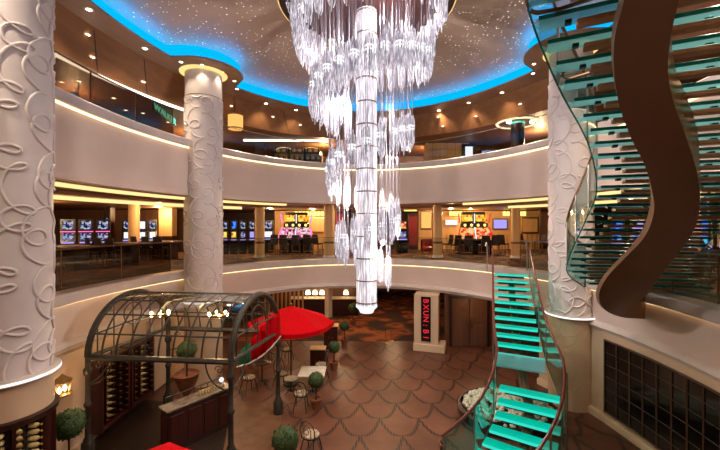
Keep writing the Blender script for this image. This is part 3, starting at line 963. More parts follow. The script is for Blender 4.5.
# green lettering under the light strip at the left
def text_mesh(txt, size, depth, font_scale=1.0):
    cu = bpy.data.curves.new('lettering', 'FONT'); cu.body = txt; cu.size = size; cu.extrude = depth
    cu.align_x = 'CENTER'; cu.align_y = 'CENTER'
    o = bpy.data.objects.new('lettering', cu); C.objects.link(o)
    me = bpy.data.meshes.new_from_object(o)
    bpy.data.objects.remove(o); bpy.data.curves.remove(cu)
    return me
p0, p1 = at(154.5, 110.5, 13.0), at(176.5, 119, 15.2)
mid = (p0 + p1)/2; d = (p1 - p0)
t = thing('shop_sign', 'green glowing shop lettering under the white light strip on the upper left gallery', 'sign', mid, math.atan2(d.y, d.x))
b = MB(); b.bbox((0, .05, .0), (d.xy.length, .05, .3), .01); b.build('sign_board', M['black'], t)
me = text_mesh('WALKER', .36, .012); me.materials.append(M['neon_green'])
o = bpy.data.objects.new('lettering', me); C.objects.link(o); o.parent = t; o.rotation_euler = (PI/2, 0, 0); o.location = (0, .015, 0); o.scale = (1.55, 1, 1)
b = MB(); 
for s in (-1, 1): b.cyl((s*.9, .05, .14), (s*.9, .05, LOC - mid.z), .012, n=6)
b.build('hanger', M['bronze'], t)

# ------------------------------------------------------------------ casino on the middle level
# walls standing behind the pods
def wall_panel(name, px0, px1, Y, mat, z0=MID, z1=2.6, y2=None):
    a, b_ = at(px0, 225, Y), at(px1, 225, y2 or Y)
    d = b_ - a
    b = MB(); b.box(((a.x + b_.x)/2, (a.y + b_.y)/2, (z0 + z1)/2), (d.xy.length, .15, z1 - z0), rz=math.atan2(d.y, d.x))
    return struct(b.build(name, mat))
wall_panel('wall_casino_left', -120, 200, 22.5, M['brown_wall'])
wall_panel('wall_pod_left', 275, 345, 24.5, M['beige_wall'])
wall_panel('wall_pod_right', 440, 555, 24.5, M['beige_wall'])
wall_panel('wall_casino_middle', 418, 432, 24, M['beige_wall'])
b = MB()
for k in range(22):
    x = at(442 + k*5, 225, 24.4).x
    b.box((x, 24.4, .5), (.02, .04, 1.0))
for k in range(14):
    x = at(277 + k*5, 225, 24.4).x
    b.box((x, 24.4, .5), (.02, .04, 1.0))
struct(b.build('trim_13', M['brass']))

def slot_machine(label, loc, rz, scr_top, scr_mid, group=None, w=.72):
    t = thing('slot_machine', label, 'slot machine', loc, rz, group)
    b = MB()
    prof = [(-.30, 0), (-.30, .62), (-.42, .72), (-.42, .78), (-.24, .86), (-.16, 1.32), (-.22, 1.36), (-.2, 1.92), (.25, 1.95), (.3, 0)]
    k = len(prof)
    vs = [(-w/2, y, z) for y, z in prof] + [(w/2, y, z) for y, z in prof]
    b.add(vs, [tuple(range(k - 1, -1, -1)), tuple(range(k, 2*k))] + [(i, (i+1) % k, k + (i+1) % k, k + i) for i in range(k)])
    b.build('cabinet', M['black'], t)
    def slab(y0, z0, y1, z1, inset, name, mat):
        dv = Vector((0, y1 - y0, z1 - z0)); nrm = Vector((0, -dv.z, dv.y)).normalized()*.012
        b = MB()
        A = Vector((0, y0, z0)) + dv*.14; B = Vector((0, y0, z0)) + dv*.88
        x = w/2 - inset
        vs = [Vector((-x, A.y, A.z)), Vector((x, A.y, A.z)), Vector((x, B.y, B.z)), Vector((-x, B.y, B.z))]
        vs2 = [p + nrm for p in vs]
        b.add(vs + vs2, [(4,5,6,7), (0,1,5,4), (1,2,6,5), (2,3,7,6), (3,0,4,7)])
        b.build(name, mat, t, smooth=False)
    slab(-.24, .88, -.16, 1.31, .085, 'lower_screen', M[scr_mid])
    slab(-.22, 1.38, -.2, 1.9, .085, 'upper_screen', M[scr_top])
    slab(-.42, .79, -.24, .855, .05, 'button_deck', M['scr_gold' if scr_mid == 'scr_red' else 'tv'])
    return t
# left: three slot machines, plus three by the column
for i, px in enumerate((72.5, 86.0, 98.5)):
    p = at(86, 225, 17.2) + Vector((math.cos(.62), math.sin(.62), 0))*(i - 1)*.66
    t = slot_machine(('leftmost', 'middle', 'rightmost')[i] + ' of the three slot machines with stacked blue white screens on the left', (p.x, p.y, 0), .62, 'scr_cool', 'scr_cool', 'slot machines seen through the left glass', w=.56)
    b = MB(); b.box((0, -.26, 1.34), (.56, .03, .03)); b.build('pink_light_bar', M['neon_pink'], t)
p = at(109.5, 225, 19.2)
t = thing('square_column', 'dark square pillar with a blue light stripe beside the left slot machines', 'column', (p.x, p.y, 0))
b = MB(); b.bbox((0, 0, 1.3), (.36, .4, 2.6), .02); b.build('shaft', M['dark_wood'], t)
b = MB(); b.box((0, -.21, 1.5), (.07, .02, 1.0)); b.build('light_stripe', M['scr_blue'], t)
for i, (px, lab) in enumerate(((127, 'slot machine with white screen just left of the orange column'), (142.5, 'slot machine with bright white screen just right of the orange column'), (151, 'slot machine with white screen right of the orange column, farther right'))):
    p = at(px + (1.5 if i == 2 else 0), 225, 19.5 + .5*(i == 2))
    slot_machine(lab, (p.x, p.y, 0), .5, 'tv_white' if i == 1 else 'scr_cool', 'tv_white', 'slot machines by the orange column', w=.42)
# behind column two
for i, (px, a, c) in enumerate(((226, 'scr_cool', 'scr_gold'), (234, 'scr_blue', 'scr_gold'), (242, 'scr_cool', 'scr_cool'), (251, 'scr_cool', 'tv'))):
    p = at(238.5, 225, 20.6) + Vector((math.cos(.3), math.sin(.3), 0))*(i - 1.5)*.49
    slot_machine(('first', 'second', 'third', 'fourth')[i] + ' slot machine to the right of the column behind the pergola', (p.x, p.y, 0), .3, a, c, 'slot machines right of the left relief column', .4)
p = at(268.5, 225, 21.5); slot_machine('single slot machine just right of the tan column beside the pink pod', (p.x, p.y, 0), .2, 'scr_cool', 'tv_white', w=.6)
p = at(402, 225, 21.0); slot_machine('single slot machine with orange screen right of the chandelier', (p.x, p.y, 0), .1, 'scr_red', 'scr_cool', w=.55)
p = at(170, 225, 21.0)

def pod(label, px, Y, kind):
    p = at(px, 225, Y)
    t = thing('slot_pod', label, 'slot pod', (p.x, p.y, 0))
    top, low, neon = ('scr_gold', 'scr_pink', 'neon_pink') if kind == 'pink' else ('scr_gold', 'scr_red', 'neon_red')
    b = MB()
    b.bbox((0, .3, .45), (1.9, .9, .9), .04); b.build('base_cabinet', M['black'], t)
    b = MB(); b.bbox((0, -.2, .82), (2.0, .5, .07), .02); b.build('button_deck', M['leather'], t)
    for s in (-1, 1):
        # splayed lower screen
        b = MB()
        q = [(s*.04, -.2, .9), (s*1.0, -.2, .9), (s*.78, .1, 1.5), (s*.04, .1, 1.5)]
        qb = [(x, y + .12, z) for x, y, z in q]
        b.add(q + qb, [(0,1,2,3) if s > 0 else (3,2,1,0), (4,7,6,5), (0,4,5,1), (1,5,6,2), (2,6,7,3), (3,7,4,0)])
        b.build('lower_screen', M[low], t, smooth=False)
        b = MB(); b.tube([(s*1.02, -.22, .88), (s*.8, .08, 1.52)], .04, 6); b.build('neon_edge', M[neon], t)
        b = MB(); b.bbox((s*.40, .16, 2.04), (.62, .12, .38), .03); b.build('upper_screen', M[top], t)
        b = MB(); b.tube([(s*.82, .1, 1.76), (s*.9, .1, 2.3)], .035, 6); b.build('neon_horn', M[neon], t)
    b = MB(); b.tube([(0, -.24, .88), (0, .06, 1.52)], .03, 6); b.tube([(0, .08, 1.76), (0, .08, 2.28)], .03, 6); b.build('centre_neon', M['tv_white'], t)
    b = MB(); b.bbox((0, .2, 1.64), (1.5, .3, .24), .03); b.build('bridge', M['black'], t)
    for k in range(4):
        b = MB(); b.ball((-.55 + .37*k, .03, 1.64), .075, 8); b.build('round_lamp', M['gold_sign'], t)
    b = MB(); b.bbox((0, .35, 1.6), (1.3, .3, 1.6), .03); b.build('spine', M['black'], t)
    return t
pod('double slot pod with pink neon edges and gold top screens left of the chandelier', 296, 21.0, 'pink')
pod('double slot pod with glowing red screens and gold top screens right of the chandelier', 475, 20.2, 'red')

def gaming_chair():
    t = thing('gaming_chair', '', 'chair')
    b = MB(); b.bbox((0, 0, .6), (.46, .44, .09), .03); b.build('seat', M['leather'], t)
    b = MB()
    rings = []
    for k in range(6):
        z = .62 + .5*k/5; w = .23 - .03*k/5; y = .2 + .06*k/5
        rings.append([Vector((-w, y, z)), Vector((0, y + .03, z)), Vector((w, y, z)), Vector((w, y + .05, z)), Vector((0, y + .09, z)), Vector((-w, y + .05, z))])
    b.loft(rings, closed_ring=True, cap=True); b.build('backrest', M['leather'], t)
    for s in (-1, 1):
        for q in (-1, 1):
            b = MB(); b.cyl((s*.21, q*.19, 0), (s*.19, q*.17, .57), .018, .022, 6); b.build('leg', M['bronze'], t)
    b = MB(); b.tube([(-.2, -.18, .22), (.2, -.18, .22), (.2, .18, .22), (-.2, .18, .22)], .012, 5, closed=True); b.build('foot_rail', M['brass'], t)
    return t
gc = gaming_chair(); used = [0]
def place_gc(px, Y, rz, label, group=None):
    p = at(px, 225, Y); loc = (p.x, p.y, MID)
    if not used[0]:
        t = gc; t.location = loc; t.rotation_euler = (0, 0, rz); t['label'] = label
        if group: t['group'] = group
    else: t = dup(gc, loc, rz, label, group)
    used[0] += 1
    return t
for px, Y, rz, lab in ((284, 19.7, PI, 'dark gaming chair at the left front of the pink slot pod'), (296, 19.5, PI + .1, 'dark gaming chair in the middle before the pink slot pod'), (308, 19.6, PI - .1, 'dark gaming chair at the right front of the pink slot pod'),
                       (318, 20.4, PI - .6, 'dark gaming chair right of the pink slot pod beside the tan column'), (273, 20.2, PI + .5, 'dark gaming chair left of the pink slot pod'),
                       (447, 20.0, PI + .8, 'dark gaming chair farthest left of the red slot pod'), (455, 19.2, PI + .4, 'dark gaming chair at the left front of the red slot pod'), (467, 18.6, PI, 'dark gaming chair left of centre before the red slot pod'),
                       (484, 18.6, PI, 'dark gaming chair right of centre before the red slot pod'), (496, 19.2, PI - .4, 'dark gaming chair just right of the red slot pod'), (503.5, 20.0, PI - .9, 'dark gaming chair turned sideways, beside the column right of the red pod'),
                       (524, 20.7, .4, 'dark chair left of the small table by the right relief column'), (546, 20.7, -.4, 'dark chair right of the small table by the right relief column')):
    place_gc(px, Y, rz, lab)
p = at(535, 225, 20.2)
t = thing('round_table', 'small dark round table between two chairs near the right relief column', 'table', (p.x, p.y, 0))
b = MB(); b.lathe([(.02, .70), (.33, .71), (.35, .73), (.33, .75)], n=24); b.build('table_top', M['dark_wood'], t)
b = MB(); b.lathe([(.22, 0), (.22, .02), (.04, .06), (.035, .7)], n=16); b.build('pedestal', M['bronze'], t)
# dark gaming tables on the left behind the tinted glass
for i, (px, Y, rz, lab) in enumerate(((74, 13.6, -.5, 'long dark gaming table nearest the broad column, behind the left glass'), (125, 15.8, -.4, 'dark gaming table in the middle behind the left glass'), (165, 17.6, -.3, 'dark gaming table farthest right behind the left glass'))):
    p = at(px, 225, Y)
    t = thing('gaming_table', lab, 'table', (p.x, p.y, 0), rz)
    b = MB(); b.bbox((0, 0, .82), (2.1, 1.1, .1), .04); b.build('table_top', M['leather'], t)
    b = MB(); b.bbox((0, 0, .845 + .03), (1.8, .8, .012), .003); b.build('felt', M['carpet'], t)
    b = MB(); b.bbox((0, 0, .38), (1.2, .5, .76), .04); b.build('pedestal', M['dark_wood'], t)
    for k in range(3):
        c = Vector((-.65 + .65*k, -.85, 0)); c.rotate(Euler((0, 0, rz)))
        q = p + c
        dup(gc, (q.x, q.y, 0), rz + PI + .2*(k - 1), ('left', 'middle', 'right')[k] + ' dark chair at the ' + ('gaming table nearest the broad column', 'middle gaming table behind the left glass', 'gaming table farthest right behind the left glass')[i])
# signs, screens and pictures on the beige walls
def wall_box(name, label, cat, px0, px1, py0, py1, Y, parts, d=.1):
    a, c = at(px0, py0, Y), at(px1, py1, Y)
    w, h = c.x - a.x, a.z - c.z
    t = thing(name, label, cat, ((a.x + c.x)/2, Y, (a.z + c.z)/2))
    b = MB(); b.bbox((0, 0, 0), (w, d, h), .02); b.build(parts[0][0], M[parts[0][1]], t)
    if len(parts) > 1:
        b = MB(); b.box((0, -d/2 - .005, 0), (w*.86, .014, h*.8)); b.build(parts[1][0], M[parts[1][1]], t)
    return t
YW = 24.3
wall_box('television', 'violet lit television on the beige wall right of the red slot pod', 'television', 492.5, 507.5, 218.5, 229.5, YW, (('frame', 'bronze'), ('screen', 'tv')))
wall_box('lit_sign', 'small white glowing sign on the wall left of the red slot pod', 'sign', 444.5, 458, 219.5, 225.5, YW, (('frame', 'beige_wall'), ('lit_face', 'tv_white')))
wall_box('picture_frame', 'framed pale picture on the wall right of the column beside the violet screen', 'picture', 521, 538.5, 217, 233.5, YW, (('frame', 'brass'), ('picture', 'beige_wall')))
wall_box('picture_frame', 'framed picture on the wall right of the pink slot pod', 'picture', 310.5, 325, 217, 233, YW, (('frame', 'brass'), ('picture', 'beige_wall')))
def light_cluster(label, px0, px1, py, n):
    a, c = at(px0, py, 23.9), at(px1, py, 23.9)
    t = thing('wall_light_bar', label, 'wall light', ((a.x + c.x)/2, 24.1, a.z))
    w = c.x - a.x
    b = MB(); b.bbox((0, .15, 0), (w*1.02, .1, .12), .02); b.build('back_plate', M['brass'], t)
    for k in range(n):
        x = -w/2 + w*(k + .5)/n
        b = MB(); b.lathe([(.0, -.15), (w/n*.4, -.13), (w/n*.46, 0), (w/n*.4, .13), (0, .15)], (x, 0, 0), n=12); b.build('lamp_globe', M['gold_sign'], t)
    return t
light_cluster('long glowing yellow lamp row above the pink slot pod', 294, 324, 213.6, 8)
light_cluster('glowing yellow lamp row above the red slot pod', 450, 471, 213.6, 6)
light_cluster('short glowing yellow lamp row left of the column by the violet screen', 504, 511, 213.6, 2)
light_cluster('short glowing yellow lamp row right of the column by the violet screen', 520.5, 527.5, 213.6, 2)
# red doors right of the chandelier, red tub chair
wall_box('red_panel', 'tall dark red panel on the back wall right of the chandelier', 'panel', 408, 417.5, 213, 249, 22.5, (('frame', 'dark_wood'), ('panel_face', 'red_panel')))
wall_box('wall_panel', 'glowing orange brown panel left of the tan column beside the red pod', 'panel', 420.5, 431.5, 210, 230, 22.5, (('frame', 'bronze'), ('panel_face', 'amber')))
wall_box('lit_sign', 'yellow lit sign box above the dark red panel right of the chandelier', 'sign', 403, 417.5, 207.5, 211.5, 21.5, (('frame', 'brass'), ('lit_face', 'gold_sign')))
wall_box('red_panel', 'narrow red lit panel behind the chandelier left side', 'panel', 335, 344, 211, 240, 22.5, (('frame', 'dark_wood'), ('panel_face', 'red_panel')))
p = at(427, 243, 20.5)
t = thing('tub_chair', 'red tub chair left of the tan column beside the red slot pod', 'chair', (p.x, p.y, 0))
b = MB(); b.bbox((0, 0, .3), (.55, .55, .3), .08); b.build('seat', M['red_panel'], t)
b = MB(); b.lathe([(.34, .12), (.36, .2), (.36, .8), (.3, .84), (.28, .4)], n=18, a0=-.3, a1=PI + .3); b.build('backrest', M['red_panel'], t)
for s in (-1, 1):
    for q in (-1, 1):
        b = MB(); b.cyl((s*.2, q*.2, 0), (s*.2, q*.2, .16), .02, n=6); b.build('leg', M['bronze'], t)
# dark panelling by the right relief column
p = at(545, 225, 21)
wall_box('wall_panel', 'dark brown panel at the right end of the beige casino wall', 'panel', 539.5, 551, 208, 249, 22.5, (('frame', 'dark_wood'), ('panel_face', 'brown_wall')))
# far right casino behind the spiral stair
for i, (px, Y, lab, s) in enumerate(((690, 14.5, 'slot machine with yellow and blue screen right of the bronze beam', 'scr_gold'), (704, 14.0, 'slot machine with blue screen at the far right, second from the frame edge', 'scr_blue'), (716, 13.4, 'slot machine at the far right edge with cool white screen', 'scr_cool'), (618, 17, 'slot machine with blue screen seen through the glass treads', 'scr_blue'), (638, 16.6, 'slot machine with violet screen seen through the glass treads', 'tv'))):
    p = at(px, 225, Y) if i > 2 else at(703, 225, 14) + Vector((math.cos(-.7), math.sin(-.7), 0))*(i - 1)*.65
    slot_machine(lab, (p.x, p.y, 0), -.7, s, 'scr_blue' if i != 2 else 'scr_cool', w=.55)
for i, (px, Y, lab) in enumerate(((690, 11.2, 'dark gaming table at the right behind the glass balustrade'),)):
    p = at(px, 225, Y)
    t = thing('gaming_table', lab, 'table', (p.x, p.y, 0), .5)
    b = MB(); b.bbox((0, 0, .82), (2.0, 1.1, .1), .04); b.build('table_top', M['leather'], t)
    b = MB(); b.bbox((0, 0, .38), (1.2, .5, .76), .04); b.build('pedestal', M['dark_wood'], t)
    for k in range(3):
        c = Vector((-.6 + .6*k, -.8, 0)); c.rotate(Euler((0, 0, .5)))
        dup(gc, (p.x + c.x, p.y + c.y, 0), .5 + PI, ('left', 'middle', 'right')[k] + ' dark chair at the gaming table on the far right')

# ------------------------------------------------------------------ upper glass stair with its bronze beam
LE = [(.08, (6.03, 9.4, -15)), (.5, (5.25, 9.0, -11)), (.91, (5.0, 8.6, -8)), (1.93, (4.98, 7.85, -12)), (2.45, (4.8, 7.25, -16)), (3.2, (4.1, 6.4, -22)), (3.83, (3.09, 5.5, -26)), (4.4, (2.25, 4.65, -27)), (4.6, (1.98, 4.3, -28))]
us = thing('glass_stair', 'sweeping upper stair of teal glass treads on a wide curved bronze beam', 'staircase', (6.6, 9.2, 0))
WT = 2.6
edge_pts = []
NT = 26
for i in range(NT):
    z = .16 + .173*i
    X, Y, a = interp(LE, z)
    a = math.radians(a)
    d = Vector((math.cos(a), math.sin(a), 0)); h = Vector((-math.sin(a), math.cos(a), 0))
    P = Vector((X, Y, z))
    edge_pts.append((P, d, h))
    c = P + d*WT/2
    b = MB(); b.bbox(c, (WT, .31, .05), .006, rz=a)
    tr = b.build('tread', M['tread'], us, world=True)
    b = MB(); b.bbox(c - h*.165, (WT, .02, .052), .004, rz=a)
    b.build('glass_edge', M['glass_edge'], tr, world=True)
    b = MB(); b.bbox(c + d*.18 + h*.02 - Vector((0, 0, .09)), (WT - .5, .17, .07), .012, rz=a)
    b.build('tread_bracket', M['bracket'], tr, world=True)
    for q in (.34, 1.0, 1.7):
        b = MB(); b.bbox(P + d*q + h*.02 - Vector((0, 0, .045)), (.08, .1, .05), .006, rz=a)
        b.build('tread_bolt', M['black'], tr, world=True)
def rail_set(parent, pts, h, glass, side_off=0.0, npan=6, low=-.12, rail='bronze', posts=True, r=.026):
    n = len(pts)
    for k in range(npan):
        i0, i1 = k*(n-1)/npan, (k+1)*(n-1)/npan
        A = []
        m = 6
        for j in range(m + 1):
            s = lerp(i0, i1, .01 + .98*j/m)
            i = min(int(s), n - 2); f = s - i
            p = pts[i].lerp(pts[i+1], f)
            A.append(p)
        b = MB()
        rings = []
        for j, p in enumerate(A):
            tdir = (A[min(j+1, m)] - A[max(j-1, 0)]); nrm = Vector((-tdir.y, tdir.x, 0)).normalized()*.008
            lo, up_ = p + Vector((0, 0, low)), p + Vector((0, 0, h - .03))
            rings.append([lo - nrm, up_ - nrm, up_ + nrm, lo + nrm])
        b.loft(rings, closed_ring=True, cap=True)
        o = b.build('glass_panel', M[glass], parent, world=True)
        b = MB(); b.tube([p + Vector((0, 0, low)) for p in A], .014, 5)
        b.build('panel_edge', M['glass_edge'], o, world=True)
        if posts:
            b = MB(); b.cyl(A[0] + Vector((0, 0, low)), A[0] + Vector((0, 0, h)), .022, n=8)
            b.build('post', M['steel'], parent, world=True)
    b = MB(); b.tube([p + Vector((0, 0, h)) for p in pts], r, 8)
    b.build('handrail', M[rail], parent, world=True)
rail_set(us, [p - d*.03 for p, d, h in edge_pts], .95, 'glass_green', npan=7)
rail_set(us, [p + d*(WT + .03) for p, d, h in edge_pts], .95, 'glass_green', npan=7)
b = MB(); b.bbox((3.0, 2.9, 4.62), (2.6, 2.9, .1), .02, rz=-.45); b.build('landing', M['stringer'], us, world=True)
for pts in (((531, -14), (527, 2), (530, 11), (537, 13), (560, 9), (600, -4)), ((566, 66), (562, 76), (567, 80), (590, 73), (624, 61))):
    b = MB(); b.tube([at(x, y, 4.62 if y < 20 else 5.42) for x, y in pts], .028, 8); b.build('rail_hoop', M['bronze'], us, world=True)
# the beam: edges as seen, each at its own distance
BE = [(628, -40, 688, -40, 3.5), (624, 0, 679, 0, 3.85), (615, 36, 671, 36, 4.2), (614, 72, 668, 70, 4.6), (620, 108, 673, 100, 5.02), (632, 140, 685, 134, 5.42), (645, 166, 696, 168, 5.8),
      (652, 190, 700, 196, 6.1), (654, 212, 697, 222, 6.38), (645, 236, 684, 246, 6.65), (626, 257, 668, 266, 6.95), (608, 276, 655, 283, 7.3), (599, 294, 648, 294, 7.75), (604, 309, 645, 296, 8.1), (621, 317, 644, 297, 8.5), (645, 319, 646, 297, 8.85)]
sec = [(i, v) for i, v in enumerate(BE)]
rings = []; flange = []
FL = [(0, 0), (36, 1), (70, 8), (100, 15), (134, 13), (168, 4), (200, .5)]
m = 75
for k in range(m + 1):
    lx, ly, rx, ry, Y = interp(sec, k/m*(len(BE)-1))
    f = k/m
    nrm = Vector((.2, .5, .85)).lerp(Vector((.3, .95, .05)), min(1, max(0, (f - .45)/.2))).normalized()*.2
    A, B = at(lx, ly, Y), at(rx, ry, Y)
    rings.append([A, B, B + nrm, A + nrm])
    if 30 < ry < 205:
        w = interp([(a, (v,)) for a, v in FL], ry)[0]
        flange.append([B, at(rx + max(w, .2), ry, Y + .22), at(rx + max(w, .2), ry, Y + .22) + nrm*.3, B + nrm*.3])
b = MB(); b.loft(rings, closed_ring=True, cap=True); b.build('curved_beam', M['stringer'], us, world=True)
b = MB(); b.loft(flange, closed_ring=True, cap=True); b.build('beam_flange', M['brass'], us, world=True)

# ------------------------------------------------------------------ lower lit stair
LL = [(-3.9, (1.5, 7.5, -48, 1.5)), (-3.4, (2.2, 7.6, -42, 1.4)), (-3.0, (2.68, 7.76, -36, 1.32)), (-2.64, (3.08, 8.18, -32, 1.3)), (-2.28, (3.38, 8.72, -29, 1.28)), (-2.1, (3.47, 9.0, -28, 1.25)),
      (-1.9, (3.74, 9.9, -26, 1.2)), (-1.0, (4.26, 11.35, -25, 1.12)), (-.1, (4.8, 12.85, -25, 1.08)), (.1, (4.9, 13.15, -25, 1.08))]
ls = thing('glass_stair', 'curving lower stair with glowing teal treads rising from the mosaic floor to the middle gallery', 'staircase', (3.6, 9.3, LOW))
Lp, Rp, Cp = [], [], []
zs = [-.1 - .18*k for k in range(11)] + [-2.1 - .18*k for k in range(1, 10)]
for k, z in enumerate(zs):
    X, Y, a, w = interp(LL, z); a = math.radians(a)
    d = Vector((math.cos(a), math.sin(a), 0)); h = Vector((-math.sin(a), math.cos(a), 0))
    P = Vector((X, Y, z)); c = P + d*w/2
    Lp.append(P - d*.06); Rp.append(P + d*(w + .06)); Cp.append(c)
    land = (k == 10)
    dep = 1.0 if land else .29
    cc = c - h*(.36 if land else 0)
    b = MB(); b.bbox(cc, (w, dep, .045), .006, rz=a)
    tr = b.build('tread', M['glass_green' if False else ('tread' if land else 'tread_lit')], ls, world=True)
    if land: tag(tr, 'unlit pale teal glass landing')
    b = MB(); b.bbox(c - h*(.16 if not land else -.12), (w*.99, .035, .05), .006, rz=a)
    b.build('lit_nosing', M['tread_nose'], tr, world=True)
    b = MB(); b.bbox(c - Vector((0, 0, .075)) - h*.02, (w*.8, .1, .06), .01, rz=a)
    b.build('tread_bracket', M['iron'], tr, world=True)
b = MB(); b.tube([p - Vector((0, 0, .24)) for p in Cp], .11, 8); b.build('spine_beam', M['stringer'], ls, world=True)
rail_set(ls, Lp, .92, 'glass_green', npan=6, rail='rail_wood', r=.032)
rail_set(ls, Rp, .92, 'glass_green', npan=6, rail='rail_wood', r=.032)
# newel of the left handrail on the floor and steel poles at the right
e = Lp[-1]
b = MB(); b.lathe([(.11, 0), (.11, .03), (.04, .06), (.04, .95), (.06, 1.0)], (e.x, e.y, LOW), n=16); b.build('newel_post', M['rail_wood'], ls, world=True)
b = MB(); b.tube([(e.x + .06*math.cos(q), e.y - .1 + .1*math.sin(q), LOW + 1.0) for q in [PI/2 + PI*j/8 for j in range(9)]], .03, 8); b.build('rail_scroll', M['rail_wood'], ls, world=True)
for px, py, Y, hh in ((562, 450, 9.0, 1.55), (567, 450, 8.9, 1.5)):
    p = at(px, 400, Y)
    b = MB(); b.cyl((p.x, p.y, LOW), (p.x, p.y, LOW + hh + .4), .022, n=8); b.build('steel_pole', M['steel'], ls, world=True)
# top posts of the stair on the gallery
for px in (487, 527):
    p = at(px, 262, 12.9)
    b = MB(); b.tube([(p.x, p.y, .0), (p.x + .02, p.y + .03, .5), (p.x, p.y, .98), (p.x - .05, p.y - .06, 1.02), (p.x - .1, p.y - .12, .9)], .024, 8); b.build('end_post', M['steel'], ls, world=True)
# oval stone bed under the stair
t = thing('stone_planter', 'low oval planter of pale stones with a dark rim under the lit stair', 'planter', (4.25, 10.4, LOW))
b = MB(); pts = [(1.42*math.cos(2*PI*k/40), 1.25*math.sin(2*PI*k/40)) for k in range(40)]
rings = [[Vector((x*s, y*s, z)) for x, y in pts] for s, z in ((.94, 0), (.98, .1), (1.0, .3), (.97, .34), (.93, .33), (.92, .2))]
b.loft(rings, closed_ring=True); b.add([Vector((x*.92, y*.92, .2)) for x, y in pts], [tuple(range(40))]); b.build('basin', M['dark_wood'], t)
b = MB(); rnd = random.Random(5)
for k in range(420):
    a = rnd.uniform(0, 2*PI); s = math.sqrt(rnd.random())*.86
    b.ball((4.25 + 1.42*s*math.cos(a), 10.4 + 1.25*s*math.sin(a), LOW + .27 + .22*(1 - s*s) + rnd.uniform(-.02, .03)), rnd.uniform(.05, .1), 6, .7, .12)
o = b.build('pebbles', M['pebble']); tag(o, 'heap of pale rounded stones filling the oval planter under the lit stair', 'stones'); o['kind'] = 'stuff'

# ------------------------------------------------------------------ wrought iron pergola
ZS = -1.5
FLp, FRp, RRp, RLp = Vector((-6.5, 8.6, 0)), Vector((-2.97, 8.28, 0)), Vector((-2.41, 10.6, 0)), Vector((-5.86, 11.0, 0))
pg = thing('pergola', 'dark wrought iron arbour with a glazed barrel vault roof on four posts', 'pergola', (-4.4, 9.6, LOW))
for p in (FLp, FRp, RRp, RLp):
    b = MB(); b.lathe([(.14, 0), (.14, .35), (.1, .4), (.09, .46), (.065, .5), (.06, 1.2), (.085, 1.23), (.085, 1.29), (.06, 1.32), (.055, 1.95), (.09, 2.0), (.1, 2.1), (.06, 2.16), (.06, ZS - LOW)], (p.x, p.y, LOW), n=14)
    b.build('post', M['iron'], pg, world=True)
def vault(u, v):
    """u along the ridge 0..1, v across 0 (front) .. 1 (rear)"""
    base = FLp.lerp(FRp, u).lerp(RLp.lerp(RRp, u), .5 - .5*math.cos(PI*v))
    return Vector((base.x, base.y, ZS + 1.32*math.sin(PI*v)))
NR = 11
for k in range(NR):
    u = k/(NR - 1)
    b = MB(); end = k in (0, NR - 1)
    b.tube([vault(u, j/28) for j in range(29)], .075 if end else .022, 8)
    b.build('arch_rib', M['iron'], pg, world=True)
for v in (0, .13, .25, .37, .5, .63, .75, .87, 1):
    b = MB(); e = v in (0, 1)
    b.tube([vault(j/10, v) for j in range(11)], .07 if e else (.04 if v == .5 else .02), 6)
    b.build('side_beam' if e else ('ridge_beam' if v == .5 else 'purlin'), M['iron'], pg, world=True)
b = MB()
for j in range(20):
    for v0, v1 in ((.37, .5), (.5, .63)):
        u0, u1 = j/20, (j + 1)/20
        b.tube([vault(u0, v0), vault(u1, v1)], .013, 4); b.tube([vault(u1, v0), vault(u0, v1)], .013, 4)
b.build('ridge_lattice', M['iron'], pg, world=True)
for u in (0, 1):
    b = MB()
    for q in (.2, .35, .5, .65, .8):
        top = vault(u, q); b.cyl((top.x, top.y, ZS), top, .016, n=5)
    b.cyl(vault(u, 0), vault(u, 1), .05, n=8)
    A, B = vault(u, .12), vault(u, .88)
    b.tube([A, vault(u, .5) - Vector((0, 0, .75)), B], .02, 5)
    c = vault(u, .5) - Vector((0, 0, .55)); ax = (vault(u, 1) - vault(u, 0)).normalized()
    b.tube([c + ax*.28*math.cos(2*PI*j/20) + Vector((0, 0, .28*math.sin(2*PI*j/20))) for j in range(20)], .018, 5, closed=True)
    b.build('end_tracery', M['iron'], pg, world=True)
for p, q in ((FLp, FRp), (FRp, FLp), (RLp, RRp), (RRp, RLp), (FLp, RLp), (FRp, RRp)):
    dr = (q - p).normalized()
    b = MB()
    b.tube([p + dr*(.06 + .55*math.sin(PI/2*j/8)) + Vector((0, 0, ZS - .65 + .62*(1 - math.cos(PI/2*j/8)))) for j in range(9)], .018, 5)
    b.tube([p + dr*(.28 + .11*math.cos(j*.7)*(1 - j/14)) + Vector((0, 0, ZS - .2 + .11*math.sin(j*.7)*(1 - j/14))) for j in range(13)], .012, 5)
    b.build('corner_scroll', M['iron'], pg, world=True)
b = MB()
b.loft([[vault(u, j/20)*1 + Vector((0, 0, .015)) for j in range(21)] for u in (0.0, .25, .5, .75, 1.0)])
b.build('roof_glass', M['glass'], pg, world=True)
